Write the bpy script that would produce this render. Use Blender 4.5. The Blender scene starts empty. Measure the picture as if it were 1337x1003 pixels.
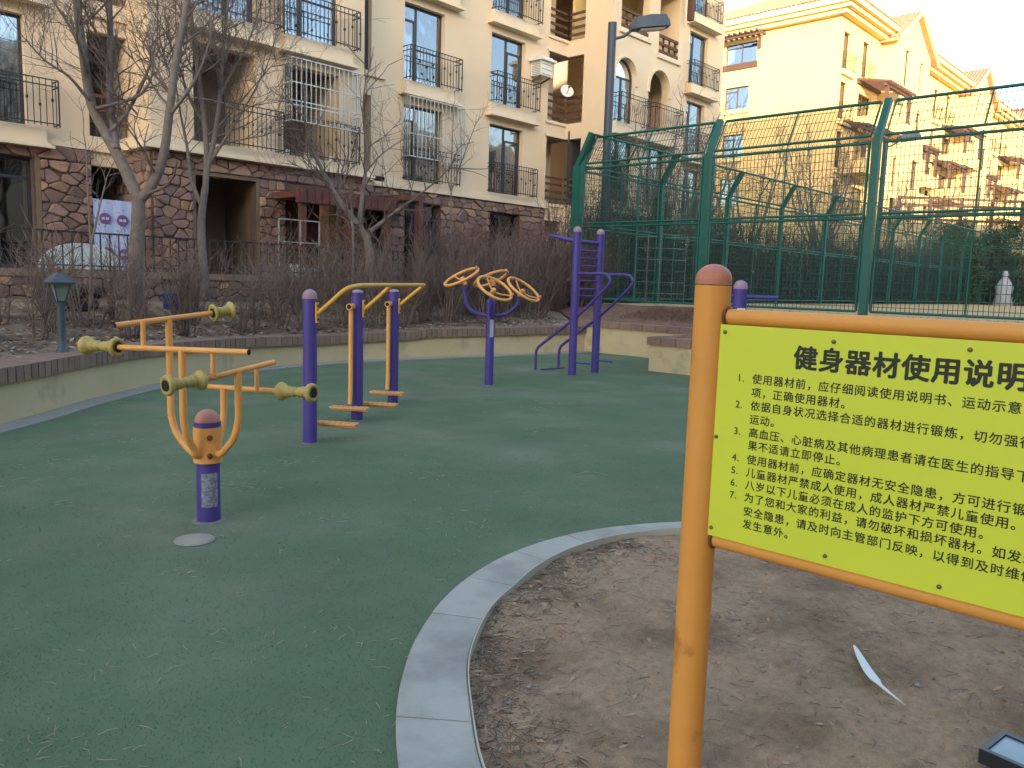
import bpy, math, random
from math import sin, cos, pi, radians, sqrt
from mathutils import Vector, Matrix

scene = bpy.context.scene
# ------------------------------------------------------------------ camera
CX, CY, F, PITCH, ROLL, AZ, EYE = 668.5, 501.5, 1050.0, .1259, .0305, radians(43), 1.5
fw = Vector((cos(AZ), sin(AZ), 0)); rt = Vector((sin(AZ), -cos(AZ), 0)); up = Vector((0, 0, 1))
y2 = -up*cos(PITCH) - fw*sin(PITCH)
CZ = -up*sin(PITCH) + fw*cos(PITCH)
CXv = rt*cos(ROLL) - y2*sin(ROLL)
CYv = rt*sin(ROLL) + y2*cos(ROLL)
cd = bpy.data.cameras.new('camera'); cam = bpy.data.objects.new('camera', cd)
scene.collection.objects.link(cam); scene.camera = cam
cd.sensor_width = 36; cd.lens = 36*F/1337; cd.clip_end = 2000; cd.clip_start = .05
R3 = Matrix((CXv, -CYv, -CZ)).transposed()
cam.matrix_world = Matrix.Translation((0, 0, EYE)) @ R3.to_4x4()
# ------------------------------------------------------------------ light
SUN_EL, SUN_DIR = radians(8.5), Vector((-.74, -.67, 0)).normalized()
w = bpy.data.worlds.new('World'); scene.world = w; w.use_nodes = True
nt = w.node_tree; nt.nodes.clear()
sky = nt.nodes.new('ShaderNodeTexSky'); sky.sky_type = 'NISHITA'; sky.sun_disc = False
sky.sun_elevation = SUN_EL; sky.sun_rotation = math.atan2(SUN_DIR.x, SUN_DIR.y)
sky.air_density = 1.0; sky.dust_density = 2.0; sky.ozone_density = 1.0
bg = nt.nodes.new('ShaderNodeBackground'); bg.inputs[1].default_value = .15
wo = nt.nodes.new('ShaderNodeOutputWorld')
nt.links.new(sky.outputs[0], bg.inputs[0]); nt.links.new(bg.outputs[0], wo.inputs[0])
sd = bpy.data.lights.new('sun', 'SUN'); sd.energy = 1.8; sd.angle = radians(.5); sd.color = (1, .84, .62)
so = bpy.data.objects.new('sun', sd); scene.collection.objects.link(so)
so.rotation_euler = (-(SUN_DIR*cos(SUN_EL) + up*sin(SUN_EL))).to_track_quat('-Z', 'Y').to_euler()
scene.view_settings.view_transform = 'Standard'; scene.view_settings.look = 'None'
scene.view_settings.gamma = 1; scene.view_settings.exposure = 2.62
try: scene.view_settings.use_curve_mapping = False
except Exception: pass

# ------------------------------------------------------------------ helpers
rnd = random.Random(7)
U = rnd.uniform
def at(px, py, d):                      # point seen in this direction, d metres ahead
    r = CZ + CXv*((px-CX)/F) + CYv*((py-CY)/F)
    return Vector((0, 0, EYE)) + r*(d/r.dot(fw))
def gnd(px, py, z=0):
    r = CZ + CXv*((px-CX)/F) + CYv*((py-CY)/F)
    return Vector((0, 0, EYE)) + r*((z-EYE)/r.z)

def srgb(r, g, b):
    f = lambda c: (c/255/12.92 if c/255 <= .04045 else ((c/255+.055)/1.055)**2.4)
    return (f(r), f(g), f(b))
MATS = {}
def M(name, col, rough=.7, var=.2, scale=3.0, bump=0.0, bscale=60.0, metal=0.0, col2=None, c2scale=1.5, c2lo=.45, c2hi=.65, coat=0, spec=.5, rand=0):
    if name in MATS: return MATS[name]
    m = bpy.data.materials.new(name); m.use_nodes = True; t = m.node_tree; n = t.nodes; L = t.links
    b = n['Principled BSDF']; b.inputs['Roughness'].default_value = rough; b.inputs['Metallic'].default_value = metal
    b.inputs['Coat Weight'].default_value = coat; b.inputs['Specular IOR Level'].default_value = spec
    g = n.new('ShaderNodeNewGeometry')
    no = n.new('ShaderNodeTexNoise'); no.inputs['Scale'].default_value = scale; no.inputs['Detail'].default_value = 6; no.inputs['Roughness'].default_value = .65
    L.new(g.outputs['Position'], no.inputs['Vector'])
    ra = n.new('ShaderNodeMapRange'); ra.inputs['From Min'].default_value = .3; ra.inputs['From Max'].default_value = .7
    ra.inputs['To Min'].default_value = 1-var; ra.inputs['To Max'].default_value = 1+var
    L.new(no.outputs[0], ra.inputs[0])
    base = n.new('ShaderNodeRGB'); base.outputs[0].default_value = (*col, 1); src = base.outputs[0]
    if col2:
        n2 = n.new('ShaderNodeTexNoise'); n2.inputs['Scale'].default_value = c2scale; n2.inputs['Detail'].default_value = 8; n2.inputs['Roughness'].default_value = .6
        L.new(g.outputs['Position'], n2.inputs['Vector'])
        r2 = n.new('ShaderNodeMapRange'); r2.inputs['From Min'].default_value = c2lo; r2.inputs['From Max'].default_value = c2hi
        L.new(n2.outputs[0], r2.inputs[0])
        mx = n.new('ShaderNodeMix'); mx.data_type = 'RGBA'; mx.inputs[7].default_value = (*col2, 1)
        L.new(r2.outputs[0], mx.inputs[0]); L.new(src, mx.inputs[6]); src = mx.outputs[2]
    vm = n.new('ShaderNodeVectorMath'); vm.operation = 'SCALE'; L.new(src, vm.inputs[0]); L.new(ra.outputs[0], vm.inputs['Scale'])
    out = vm.outputs[0]
    if rand:
        oi = n.new('ShaderNodeObjectInfo'); r3 = n.new('ShaderNodeMapRange')
        r3.inputs['To Min'].default_value = 1-rand; r3.inputs['To Max'].default_value = 1+rand
        L.new(oi.outputs['Random'], r3.inputs[0])
        v2 = n.new('ShaderNodeVectorMath'); v2.operation = 'SCALE'; L.new(out, v2.inputs[0]); L.new(r3.outputs[0], v2.inputs['Scale']); out = v2.outputs[0]
    L.new(out, b.inputs['Base Color'])
    if bump:
        bn = n.new('ShaderNodeTexNoise'); bn.inputs['Scale'].default_value = bscale; bn.inputs['Detail'].default_value = 4
        L.new(g.outputs['Position'], bn.inputs['Vector'])
        bp = n.new('ShaderNodeBump'); bp.inputs['Strength'].default_value = bump; bp.inputs['Distance'].default_value = .02
        L.new(bn.outputs[0], bp.inputs['Height']); L.new(bp.outputs[0], b.inputs['Normal'])
    MATS[name] = m
    return m

class MB:
    def __init__(s): s.v = []; s.f = []; s.mi = []; s.sm = []; s.cur = 0
    def add(s, vs, fs, smooth=False):
        o = len(s.v); s.v += [tuple(v) for v in vs]
        for f in fs: s.f.append(tuple(i+o for i in f)); s.mi.append(s.cur); s.sm.append(smooth)
    def box(s, x0, x1, y0, y1, z0, z1):
        s.add([(x0,y0,z0),(x1,y0,z0),(x1,y1,z0),(x0,y1,z0),(x0,y0,z1),(x1,y0,z1),(x1,y1,z1),(x0,y1,z1)],
              [(0,3,2,1),(4,5,6,7),(0,1,5,4),(1,2,6,5),(2,3,7,6),(3,0,4,7)])
        return s
    def obox(s, c, a, b, cc):            # centre and three half-axis vectors
        c = Vector(c); a, b, cc = Vector(a), Vector(b), Vector(cc)
        vs = [c+a*i+b*j+cc*k for k in (-1,1) for (i,j) in ((-1,-1),(1,-1),(1,1),(-1,1))]
        s.add(vs, [(0,3,2,1),(4,5,6,7),(0,1,5,4),(1,2,6,5),(2,3,7,6),(3,0,4,7)]); return s
    def beam(s, p, q, wd, ht, upv=None):
        p, q = Vector(p), Vector(q); d = (q-p); l = d.length; d.normalize()
        upv = Vector(upv) if upv else (Vector((0,0,1)) if abs(d.z) < .9 else Vector((1,0,0)))
        sd_ = d.cross(upv).normalized(); u_ = sd_.cross(d).normalized()
        return s.obox((p+q)/2, d*l/2, sd_*wd/2, u_*ht/2)
    def tube(s, pts, r, n=12, caps=True, smooth=True):
        pts = [Vector(p) for p in pts]; rr = r if isinstance(r, (list, tuple)) else [r]*len(pts)
        prev = None; rings = []
        for i, p in enumerate(pts):
            d = (pts[min(i+1, len(pts)-1)] - pts[max(i-1, 0)])
            if d.length < 1e-9: d = Vector((0,0,1))
            d.normalize()
            if prev is None:
                a = d.cross(Vector((0,0,1)) if abs(d.z) < .9 else Vector((1,0,0))).normalized()
            else:
                a = (prev - d*prev.dot(d))
                a = a.normalized() if a.length > 1e-6 else d.orthogonal().normalized()
            prev = a; b = d.cross(a)
            rings.append([p + (a*cos(2*pi*k/n) + b*sin(2*pi*k/n))*rr[i] for k in range(n)])
        vs = [v for g in rings for v in g]; fs = []
        for i in range(len(rings)-1):
            for k in range(n):
                fs.append((i*n+k, i*n+(k+1)%n, (i+1)*n+(k+1)%n, (i+1)*n+k))
        s.add(vs, fs, smooth)
        if caps and n > 3:
            s.add(rings[0], [tuple(range(n-1, -1, -1))]); s.add(rings[-1], [tuple(range(n))])
        return s
    def lathe(s, prof, o, axis=(0,0,1), n=20, smooth=True):   # prof: (distance along axis, radius)
        o = Vector(o); d = Vector(axis).normalized(); a = d.orthogonal().normalized(); b = d.cross(a)
        vs = [o + d*h + (a*cos(2*pi*k/n)+b*sin(2*pi*k/n))*r for h, r in prof for k in range(n)]
        fs = [(i*n+k, i*n+(k+1)%n, (i+1)*n+(k+1)%n, (i+1)*n+k) for i in range(len(prof)-1) for k in range(n)]
        s.add(vs, fs, smooth)
        if prof[0][1] > 1e-4: s.add(vs[:n], [tuple(range(n-1, -1, -1))])
        if prof[-1][1] > 1e-4: s.add(vs[-n:], [tuple(range(n))])
        return s
    def torus(s, c, nrm, R, r, n=32, m=8):
        c = Vector(c); d = Vector(nrm).normalized(); a = d.orthogonal().normalized(); b = d.cross(a)
        vs = []
        for i in range(n):
            e = a*cos(2*pi*i/n)+b*sin(2*pi*i/n)
            for j in range(m): vs.append(c + e*(R+r*cos(2*pi*j/m)) + d*r*sin(2*pi*j/m))
        s.add(vs, [(i*m+j, ((i+1)%n)*m+j, ((i+1)%n)*m+(j+1)%m, i*m+(j+1)%m) for i in range(n) for j in range(m)], True); return s
    def prism(s, poly, z0, z1):          # horizontal polygon (counter-clockwise)
        n = len(poly); vs = [(p[0],p[1],z0) for p in poly]+[(p[0],p[1],z1) for p in poly]
        s.add(vs, [tuple(range(n-1,-1,-1)), tuple(range(n,2*n))]+[(i,(i+1)%n,n+(i+1)%n,n+i) for i in range(n)]); return s
    def build(s, name, mats, parent=None, origin=None, sub=None):
        if not isinstance(mats, (list, tuple)): mats = [mats]
        o = Vector(origin) if origin is not None else Vector((0,0,0))
        if parent is not None and origin is None: o = Vector(parent['_o'])
        me = bpy.data.meshes.new(name)
        me.from_pydata([(v[0]-o.x, v[1]-o.y, v[2]-o.z) for v in s.v], [], s.f)
        me.polygons.foreach_set('material_index', s.mi); me.polygons.foreach_set('use_smooth', s.sm)
        for m in mats: me.materials.append(m)
        me.update()
        ob = bpy.data.objects.new(name, me); scene.collection.objects.link(ob)
        if parent is not None: ob.parent = parent; ob['_o'] = list(o)
        else: ob.location = o; ob['_o'] = list(o)
        return ob
def tag(o, label=None, cat=None, group=None, kind=None):
    for k, v in (('label', label), ('category', cat), ('group', group), ('kind', kind)):
        if v: o[k] = v
    return o
def thing(name, loc, label, cat, group=None):
    o = bpy.data.objects.new(name, None); scene.collection.objects.link(o); o.location = loc; o['_o'] = list(loc)
    o.empty_display_size = .1
    return tag(o, label, cat, group)
def inst(name, src, parent, mat4=None):       # another piece sharing mesh data
    o = bpy.data.objects.new(name, src.data); scene.collection.objects.link(o)
    if parent: o.parent = parent
    if mat4 is not None: o.matrix_local = mat4
    return o
def copy_tree(o, parent=None):
    c = o.copy(); scene.collection.objects.link(c)
    if parent: c.parent = parent
    for ch in list(o.children): copy_tree(ch, c)
    return c
def smooth_curve(pts, k=6):
    out = []
    P = [Vector(p) for p in pts]
    for i in range(len(P)-1):
        p0, p1, p2, p3 = P[max(i-1,0)], P[i], P[i+1], P[min(i+2, len(P)-1)]
        for j in range(k):
            t = j/k
            out.append(.5*((2*p1)+(p2-p0)*t+(2*p0-5*p1+4*p2-p3)*t*t+(3*p1-p0-3*p2+p3)*t**3))
    out.append(P[-1]); return out
def resample(pts, step):
    out = [pts[0].copy()]; acc = 0
    for i in range(len(pts)-1):
        a, b = pts[i], pts[i+1]; l = (b-a).length; pos = step-acc
        while pos <= l: out.append(a.lerp(b, pos/l)); pos += step
        acc = (acc+l) % step
    return out
def offset2(pts, d):
    out = []
    for i, p in enumerate(pts):
        t = (pts[min(i+1,len(pts)-1)]-pts[max(i-1,0)]); t.z = 0; t.normalize()
        out.append(Vector((p.x-t.y*d, p.y+t.x*d, p.z)))
    return out

# ------------------------------------------------------------------ materials
mTurf = M('turf_green', srgb(95,113,88), .95, .14, 1.1, .35, 220, col2=srgb(122,126,110), c2scale=.7, c2lo=.45, c2hi=.8, spec=.15)
mSoil = M('bare_soil', srgb(176,148,122), .97, .2, 26, .9, 150, col2=srgb(142,118,96), c2scale=1.6, c2lo=.45, c2hi=.62, spec=.1)
mGarden = M('garden_soil', srgb(138,122,106), .97, .25, 2.5, .5, 50, col2=srgb(92,80,70), c2scale=1.2, spec=.1)
mMulch = M('red_brown_mulch', srgb(124,98,84), .97, .35, 9, .6, 40, spec=.1)
mCourt = M('court_surface', srgb(188,160,118), .95, .1, 1.5, spec=.1)
mKerb = M('grey_granite', srgb(166,163,155), .75, .08, 3, .15, 180, col2=srgb(142,139,132), c2scale=2.5)
mConc = M('pale_concrete', srgb(146,143,136), .85, .12, 3, .2, 90)
mBrick = M('brown_brick', srgb(132,110,98), .9, .14, 9, .4, 70, rand=.13)
mRender = M('cream_render', srgb(196,178,142), .9, .07, 1.6, .15, 60, col2=srgb(160,146,118), c2scale=1.7, c2lo=.56, c2hi=.74)
mWall = M('beige_plaster', srgb(216,197,172), .92, .035, .7, .12, 60, col2=srgb(206,185,157), c2scale=.35, c2lo=.45, c2hi=.65)
mTrim = M('pale_stucco_trim', srgb(216,200,176), .9, .05, 2)
mWallR = M('warm_yellow_plaster', srgb(216,188,130), .92, .04, .6)
mTrimR = M('yellow_cornice', srgb(222,202,146), .9, .05, 2)
mRoof = M('terracotta_tile', srgb(186,128,104), .85, .25, 3)
mTimber = M('dark_brown_timber', srgb(86,62,54), .8, .2, 6)
mRed = M('red_brown_timber', srgb(98,58,50), .7, .2, 5)
mFrame = M('dark_window_frame', srgb(50,56,66), .45, .05, 3)
mIron = M('black_iron', srgb(46,42,42), .6, .15, 8)
mIronRust = M('worn_iron_rail', srgb(92,74,66), .7, .2, 8)
mMortar = M('dark_mortar', srgb(86,72,66), .95, .1, 8)
mStones = [M('stone_%s' % n, srgb(*c), .9, .2, 6, .6, 25, col2=srgb(*c2), c2scale=3, rand=.12) for n, c, c2 in
           (('mauve', (142,116,108), (120,98,92)), ('brown', (156,128,112), (132,108,96)), ('plum', (126,104,99), (108,88,85)), ('tan', (176,146,116), (150,122,100)))]
mYel = M('yellow_orange_paint', srgb(232,164,92), .55, .06, 6, .04, 40, col2=srgb(222,150,80), c2scale=4, c2lo=.5, c2hi=.7)
mPost = M('sign_orange_paint', srgb(222,149,68), .6, .05, 4, .05, 60, col2=srgb(176,104,50), c2scale=5, c2lo=.62, c2hi=.72)
mRust = M('rust', srgb(112,66,40), .9, .3, 30)
mHand = M('handrail_yellow_paint', srgb(214,160,62), .42, .06, 6)
mPur = M('purple_paint', srgb(74,60,138), .55, .08, 5, .03, 40)
mPurF = M('dark_violet_paint', srgb(92,62,116), .45, .08, 5)
mPink = M('faded_pink_cap', srgb(186,128,116), .6, .12, 14)
mMauve = M('faded_mauve_cap', srgb(160,128,146), .6, .12, 14)
mGold = M('gold_roller', srgb(180,158,88), .5, .12, 12)
mDark = M('hole_shade', srgb(30,26,24), .9, .1, 5)  # near-black for flat discs that stand in for the shade inside holes
mGreenF = M('green_fence_paint', srgb(16,90,80), .45, .08, 3)
mWire = M('green_wire', srgb(24,78,70), .55, .1, 6)
mBoard = M('yellow_green_board', srgb(210,214,58), .5, .03, 2)
mInk = M('black_print', srgb(28,30,18), .55, .02, 3)
mWhite = M('white_plastic', srgb(214,214,212), .5, .05, 5)
mBark = M('grey_bark', srgb(122,112,108), .95, .22, 9, .6, 50)
mTwig = M('dry_twig', srgb(112,100,96), .95, .2, 6)
mShrub = M('shrub_stem', srgb(118,102,94), .95, .25, 4, rand=.18)
mThick = M('dark_thicket_stem', srgb(80,76,72), .95, .3, 3)
mShrubR = M('reddish_shrub_stem', srgb(118,96,91), .95, .25, 4, rand=.15)
mNeedle = M('evergreen_needles', srgb(62,78,56), .9, .3, 3)
mStraw = M('dry_straw', srgb(176,164,134), .9, .2, 9)
mLamp = M('street_lamp_grey', srgb(62,70,84), .5, .08, 4)
mLantern = M('lantern_green', srgb(66,76,88), .5, .1, 8)
mSteel = M('stainless_bar', srgb(190,190,188), .35, .05, 8, metal=.5)
mInner = M('shade_toned_plaster', srgb(112,98,84), .95, .08, 2)  # plaster darkened in colour so loggia interiors read as shaded
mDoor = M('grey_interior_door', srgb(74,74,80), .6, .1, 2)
mCurtain = M('pale_curtain', srgb(196,202,210), .9, .08, 5)
def glass_mat(name, tint, gl, rough=.04):
    m = bpy.data.materials.new(name); m.use_nodes = True; t = m.node_tree; n = t.nodes; L = t.links
    n.clear(); out = n.new('ShaderNodeOutputMaterial')
    g = n.new('ShaderNodeBsdfGlossy'); g.inputs['Roughness'].default_value = rough; g.inputs['Color'].default_value = (.85,.9,1,1)
    d = n.new('ShaderNodeBsdfTransparent'); d.inputs['Color'].default_value = (*tint, 1)
    ge = n.new('ShaderNodeNewGeometry'); no = n.new('ShaderNodeTexNoise'); no.inputs['Scale'].default_value = 1.2; L.new(ge.outputs['Position'], no.inputs['Vector'])
    bp = n.new('ShaderNodeBump'); bp.inputs['Strength'].default_value = .06; bp.inputs['Distance'].default_value = .1; L.new(no.outputs[0], bp.inputs['Height']); L.new(bp.outputs[0], g.inputs['Normal'])
    fr = n.new('ShaderNodeFresnel'); fr.inputs['IOR'].default_value = 1.5
    ma = n.new('ShaderNodeMath'); ma.operation = 'ADD'; ma.use_clamp = True; ma.inputs[1].default_value = gl; L.new(fr.outputs[0], ma.inputs[0])
    mx = n.new('ShaderNodeMixShader'); L.new(ma.outputs[0], mx.inputs[0]); L.new(d.outputs[0], mx.inputs[1]); L.new(g.outputs[0], mx.inputs[2]); L.new(mx.outputs[0], out.inputs[0])
    MATS[name] = m; return m
mGlass = glass_mat('reflective_glass', (.62,.68,.74), .30)
mGlassD = glass_mat('dim_glass', (.35,.4,.42), .07)

# ------------------------------------------------------------------ ground and terrain
wall_pts = [(-6,1.5,0),(-4,4.2,0),(-1.5,6.3,0),(.6,7.5,0),(2.22,8.72,0),(3.42,9.85,0),(4.8,10.9,0),(6.43,11.68,0),(7.94,11.95,0),(9.2,11.92,0),(11.3,11.6,0),(13.3,11.3,0),(14.5,11.2,0)]
wc = smooth_curve(wall_pts, 8)
b = MB(); b.add([(-300,-300,-.12),(400,-300,-.12),(400,400,-.12),(-300,400,-.12)], [(0,1,2,3)])
tag(b.build('ground', mGarden), kind='structure')
# turf: polygon between the gutter strip and the camera side
gut = offset2(wc, -.28)
for i, p in enumerate(gut):               # the strip narrows along the far side
    k = max(0, min(1, (7-p.x)/5)); p.x = wc[i].x*(1-1)+p.x; 
KC = Vector((3.30, 1.15, 0))
kerb_out = smooth_curve([(1.02,.2,0),(1.12,.95,0),(1.33,1.55,0),(1.48,1.81,0),(1.68,2.07,0),(1.92,2.31,0),(2.13,2.48,0),(2.41,2.66,0),(2.72,2.8,0),(3.05,2.89,0),(3.39,2.92,0),(3.69,2.89,0),(3.97,2.81,0),(4.33,2.63,0),(4.8,2.25,0),(5.15,1.7,0),(5.3,1.0,0),(5.25,.2,0)], 5)
kerb_in = smooth_curve([(1.28,.15,0),(1.38,.9,0),(1.55,1.42,0),(1.66,1.63,0),(1.84,1.86,0),(2.05,2.10,0),(2.25,2.27,0),(2.53,2.45,0),(2.80,2.56,0),(3.08,2.66,0),(3.36,2.715,0),(3.66,2.715,0),(3.92,2.66,0),(4.26,2.50,0),(4.68,2.15,0),(4.98,1.65,0),(5.04,.98,0),(5.0,.2,0)], 5)
b = MB()
outer = [Vector((-8,-2,0))] + gut + [Vector((14.5,8,0)), Vector((12.4,8,0)), Vector((12.4,-2,0))]
edge = outer + [Vector((5.25,-2,0))] + kerb_out[::-1] + [Vector((1.02,-2,0))]
b.add([(p.x, p.y, 0) for p in edge], [tuple(range(len(edge)-1, -1, -1))])
tag(b.build('artificial_turf_ground', mTurf), kind='structure')
# concrete gutter strip at the wall foot
b = MB()
for i in range(len(wc)-1):
    b.add([(wc[i].x,wc[i].y,.012),(wc[i+1].x,wc[i+1].y,.012),(gut[i+1].x,gut[i+1].y,.012),(gut[i].x,gut[i].y,.012),(gut[i+1].x,gut[i+1].y,-.02),(gut[i].x,gut[i].y,-.02)],[(0,3,2,1),(3,5,4,2)])
tag(b.build('concrete_gutter_path', mConc), kind='structure')
# bare soil bed inside the kerb, with real lumps
def hsh(x, y): 
    n = math.sin(x*12.9898+y*78.233)*43758.5453; return n-math.floor(n)
def vn(x, y):
    xi, yi = math.floor(x), math.floor(y); fx, fy = x-xi, y-yi; fx = fx*fx*(3-2*fx); fy = fy*fy*(3-2*fy)
    a, b_, c, d = hsh(xi,yi), hsh(xi+1,yi), hsh(xi,yi+1), hsh(xi+1,yi+1)
    return a+(b_-a)*fx+(c-a)*fy+(a-b_-c+d)*fx*fy
def soil_h(x, y): return -.004+.030*(vn(x*3,y*3)-.5)+.016*(vn(x*11,y*11)-.5)+.010*(vn(x*29,y*29)-.5)+.006*(vn(x*63,y*63)-.5)
ins = [(p.x,p.y) for p in kerb_in]
def inside(x, y, poly):
    c = False; n = len(poly); j = n-1
    for i in range(n):
        if (poly[i][1] > y) != (poly[j][1] > y) and x < (poly[j][0]-poly[i][0])*(y-poly[i][1])/(poly[j][1]-poly[i][1])+poly[i][0]: c = not c
        j = i
    return c
b = MB(); st = .028; NX = int(4.3/st); NY = int(2.75/st); idx = {}
def gv(i, j):
    if (i, j) not in idx: x, y = 1.1+i*st, .05+j*st; idx[(i,j)] = len(b.v); b.v.append((x, y, soil_h(x, y)))
    return idx[(i, j)]
bedpoly = [(p.x,p.y) for p in [kerb_in[i].lerp(kerb_out[i], .3) for i in range(len(kerb_in))]]
for i in range(NX):
    for j in range(NY):
        if inside(1.1+(i+.5)*st, .05+(j+.5)*st, bedpoly):
            b.f.append((gv(i,j),gv(i+1,j),gv(i+1,j+1),gv(i,j+1))); b.mi.append(0); b.sm.append(True)
tag(b.build('bare_soil_ground', mSoil), kind='structure')
# kerb: curved grey slabs with joints, thin steel edging inside
k = thing('curved_kerb', (2.2, 2.4, 0), 'curved pale grey stone kerb round the bare soil bed', 'kerb')
cuts = [0, 9, 19, 26, 33, 40, 47, 54, 61, 68, 76, len(kerb_out)-1]
for a, c in zip(cuts[:-1], cuts[1:]):
    b = MB(); ro = kerb_out[a:c+1]; ri = kerb_in[a:c+1]
    ro = [p.copy() for p in ro]; ri = [p.copy() for p in ri]
    for L_ in (ro, ri):
        L_[0] = L_[0].lerp(L_[1], .04); L_[-1] = L_[-1].lerp(L_[-2], .04)
    n = len(ro); hz = .022+U(-.0015,.0015); bv = .006
    rows = [[(p.x,p.y,-.06) for p in ro], [(p.x,p.y,hz-bv) for p in ro], [tuple(p.lerp(q,.02)[:2])+(hz,) for p,q in zip(ro,ri)],
            [tuple(q.lerp(p,.02)[:2])+(hz,) for p,q in zip(ro,ri)], [(q.x,q.y,hz-bv) for q in ri], [(q.x,q.y,-.06) for q in ri]]
    vs = [v for r_ in rows for v in r_]
    b.add(vs, [(r_*n+i, r_*n+i+1, (r_+1)*n+i+1, (r_+1)*n+i)[::-1] for r_ in range(5) for i in range(n-1)])
    b.add([r_[0] for r_ in rows], [(0,1,2,3,4,5)]); b.add([r_[-1] for r_ in rows], [(5,4,3,2,1,0)])
    b.build('kerb_stone', mKerb, k)
b = MB(); ri = kerb_in; rj = [q+(q-p).normalized()*.006 for p, q in zip(kerb_out, kerb_in)]; rk = [q+(q-p).normalized()*.001 for p, q in zip(kerb_out, kerb_in)]
for i in range(len(ri)-1):
    b.add([(rk[i].x,rk[i].y,-.05),(rk[i+1].x,rk[i+1].y,-.05),(rk[i+1].x,rk[i+1].y,.03),(rk[i].x,rk[i].y,.03),(rj[i].x,rj[i].y,-.05),(rj[i+1].x,rj[i+1].y,-.05),(rj[i+1].x,rj[i+1].y,.03),(rj[i].x,rj[i].y,.03)],
          [(0,1,2,3),(3,2,6,7),(7,6,5,4)])
b.build('edging_strip', M('pale_edging', srgb(176,172,160), .6, .1, 5), k)

# ------------------------------------------------------------------ retaining wall with brick coping
rw = thing('retaining_wall', (7.94, 11.95, 0), 'long curved cream rendered low wall with brown brick coping behind the exercise machines', 'wall')
def wall_h(x): return .40 + .0*x
b = MB(); back = offset2(wc, .36); TOPZ = .40
n = len(wc)
def wtop(x): return .40-.07*max(0,1-abs(x-8)/4) if x < 10 else .40+.02*(x-10)/4
def wz(i): return wtop(wc[i].x)
b.add([(p.x,p.y,-.1) for p in wc]+[(p.x,p.y,wz(i)) for i,p in enumerate(wc)]+[(p.x,p.y,wz(i)) for i,p in enumerate(back)]+[(p.x,p.y,-.1) for p in back],
      [(r_*n+i,r_*n+i+1,(r_+1)*n+i+1,(r_+1)*n+i) for r_ in range(3) for i in range(n-1)])
b.build('rendered_wall', mRender, rw)
cop = resample(offset2(wc, .185), .118)
MBk = MB().box(-.052,.052,-.245,.245,0,.152)
bk0 = None; cc = 0
for i in range(len(cop)-1):
    p, q = cop[i], cop[i+1]
    if p.x < -3.5: continue
    ang = math.atan2(q.y-p.y, q.x-p.x); z = wtop(p.x)
    m4 = Matrix.Translation(Vector((p.x,p.y,z+U(-.002,.002)))-Vector(rw['_o'])) @ Matrix.Rotation(ang+U(-.01,.01),4,'Z')
    if bk0 is None:
        bk0 = MBk.build('coping_brick', mBrick, rw, origin=(0,0,0)); bk0.matrix_local = m4
    else: inst('coping_brick', bk0, rw, m4)
b = MB(); cp = offset2(wc, .0); c0 = offset2(wc, -.045); c1 = offset2(wc, .425)
m = len(cp)
for zz0, zz1, A_, B_ in ((.0, .118, c0, c1),):
    A2 = offset2(wc, -.052); B2 = offset2(wc, .43)
    b.add([(p.x,p.y,wz(i)+.004) for i,p in enumerate(A_)]+[(p.x,p.y,wz(i)+.142) for i,p in enumerate(A_)]+[(p.x,p.y,wz(i)+.142) for i,p in enumerate(B_)],
          [(r_*m+i,r_*m+i+1,(r_+1)*m+i+1,(r_+1)*m+i) for r_ in range(2) for i in range(m-1)])
b.build('coping_mortar', M('grey_mortar', srgb(96,84,78), .95, .1, 9), rw)
# raised planter wall at the right: straight runs
pw = thing('planter_wall', (12.15, 7.9, 0), 'cream rendered planter wall with big brown coping blocks right of the climbing ladder', 'wall')
def straight_wall(x0, y0, x1, y1, ztop, zc, bl):
    b = MB(); d = Vector((x1-x0, y1-y0, 0)); L_ = d.length; d.normalize(); nrm = Vector((-d.y, d.x, 0))
    c = Vector(((x0+x1)/2, (y0+y1)/2, ztop/2-.05))
    b.obox(c+nrm*-.12, d*L_/2, nrm*.12, Vector((0,0,ztop/2+.05))); b.build('rendered_wall', mRender, pw)
    s_ = -.04
    while s_ < L_:
        e_ = min(s_+bl, L_+.04)
        if e_-s_ > .05:
            p = Vector((x0,y0,0))+d*((s_+e_)/2)
            MB().obox(p+nrm*-.12+Vector((0,0,ztop+zc/2+.002)), d*((e_-s_)/2-.006), nrm*.165, Vector((0,0,zc/2))).build('coping_block', mBrick, pw)
        s_ = e_
straight_wall(14.62, 11.4, 14.62, 8.0, .56, .13, .3)
straight_wall(12.40, 8.0, 14.25, 8.0, .47, .14, .3)
straight_wall(12.39, 8.0, 12.39, 2.0, .47, .14, .3)

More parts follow.
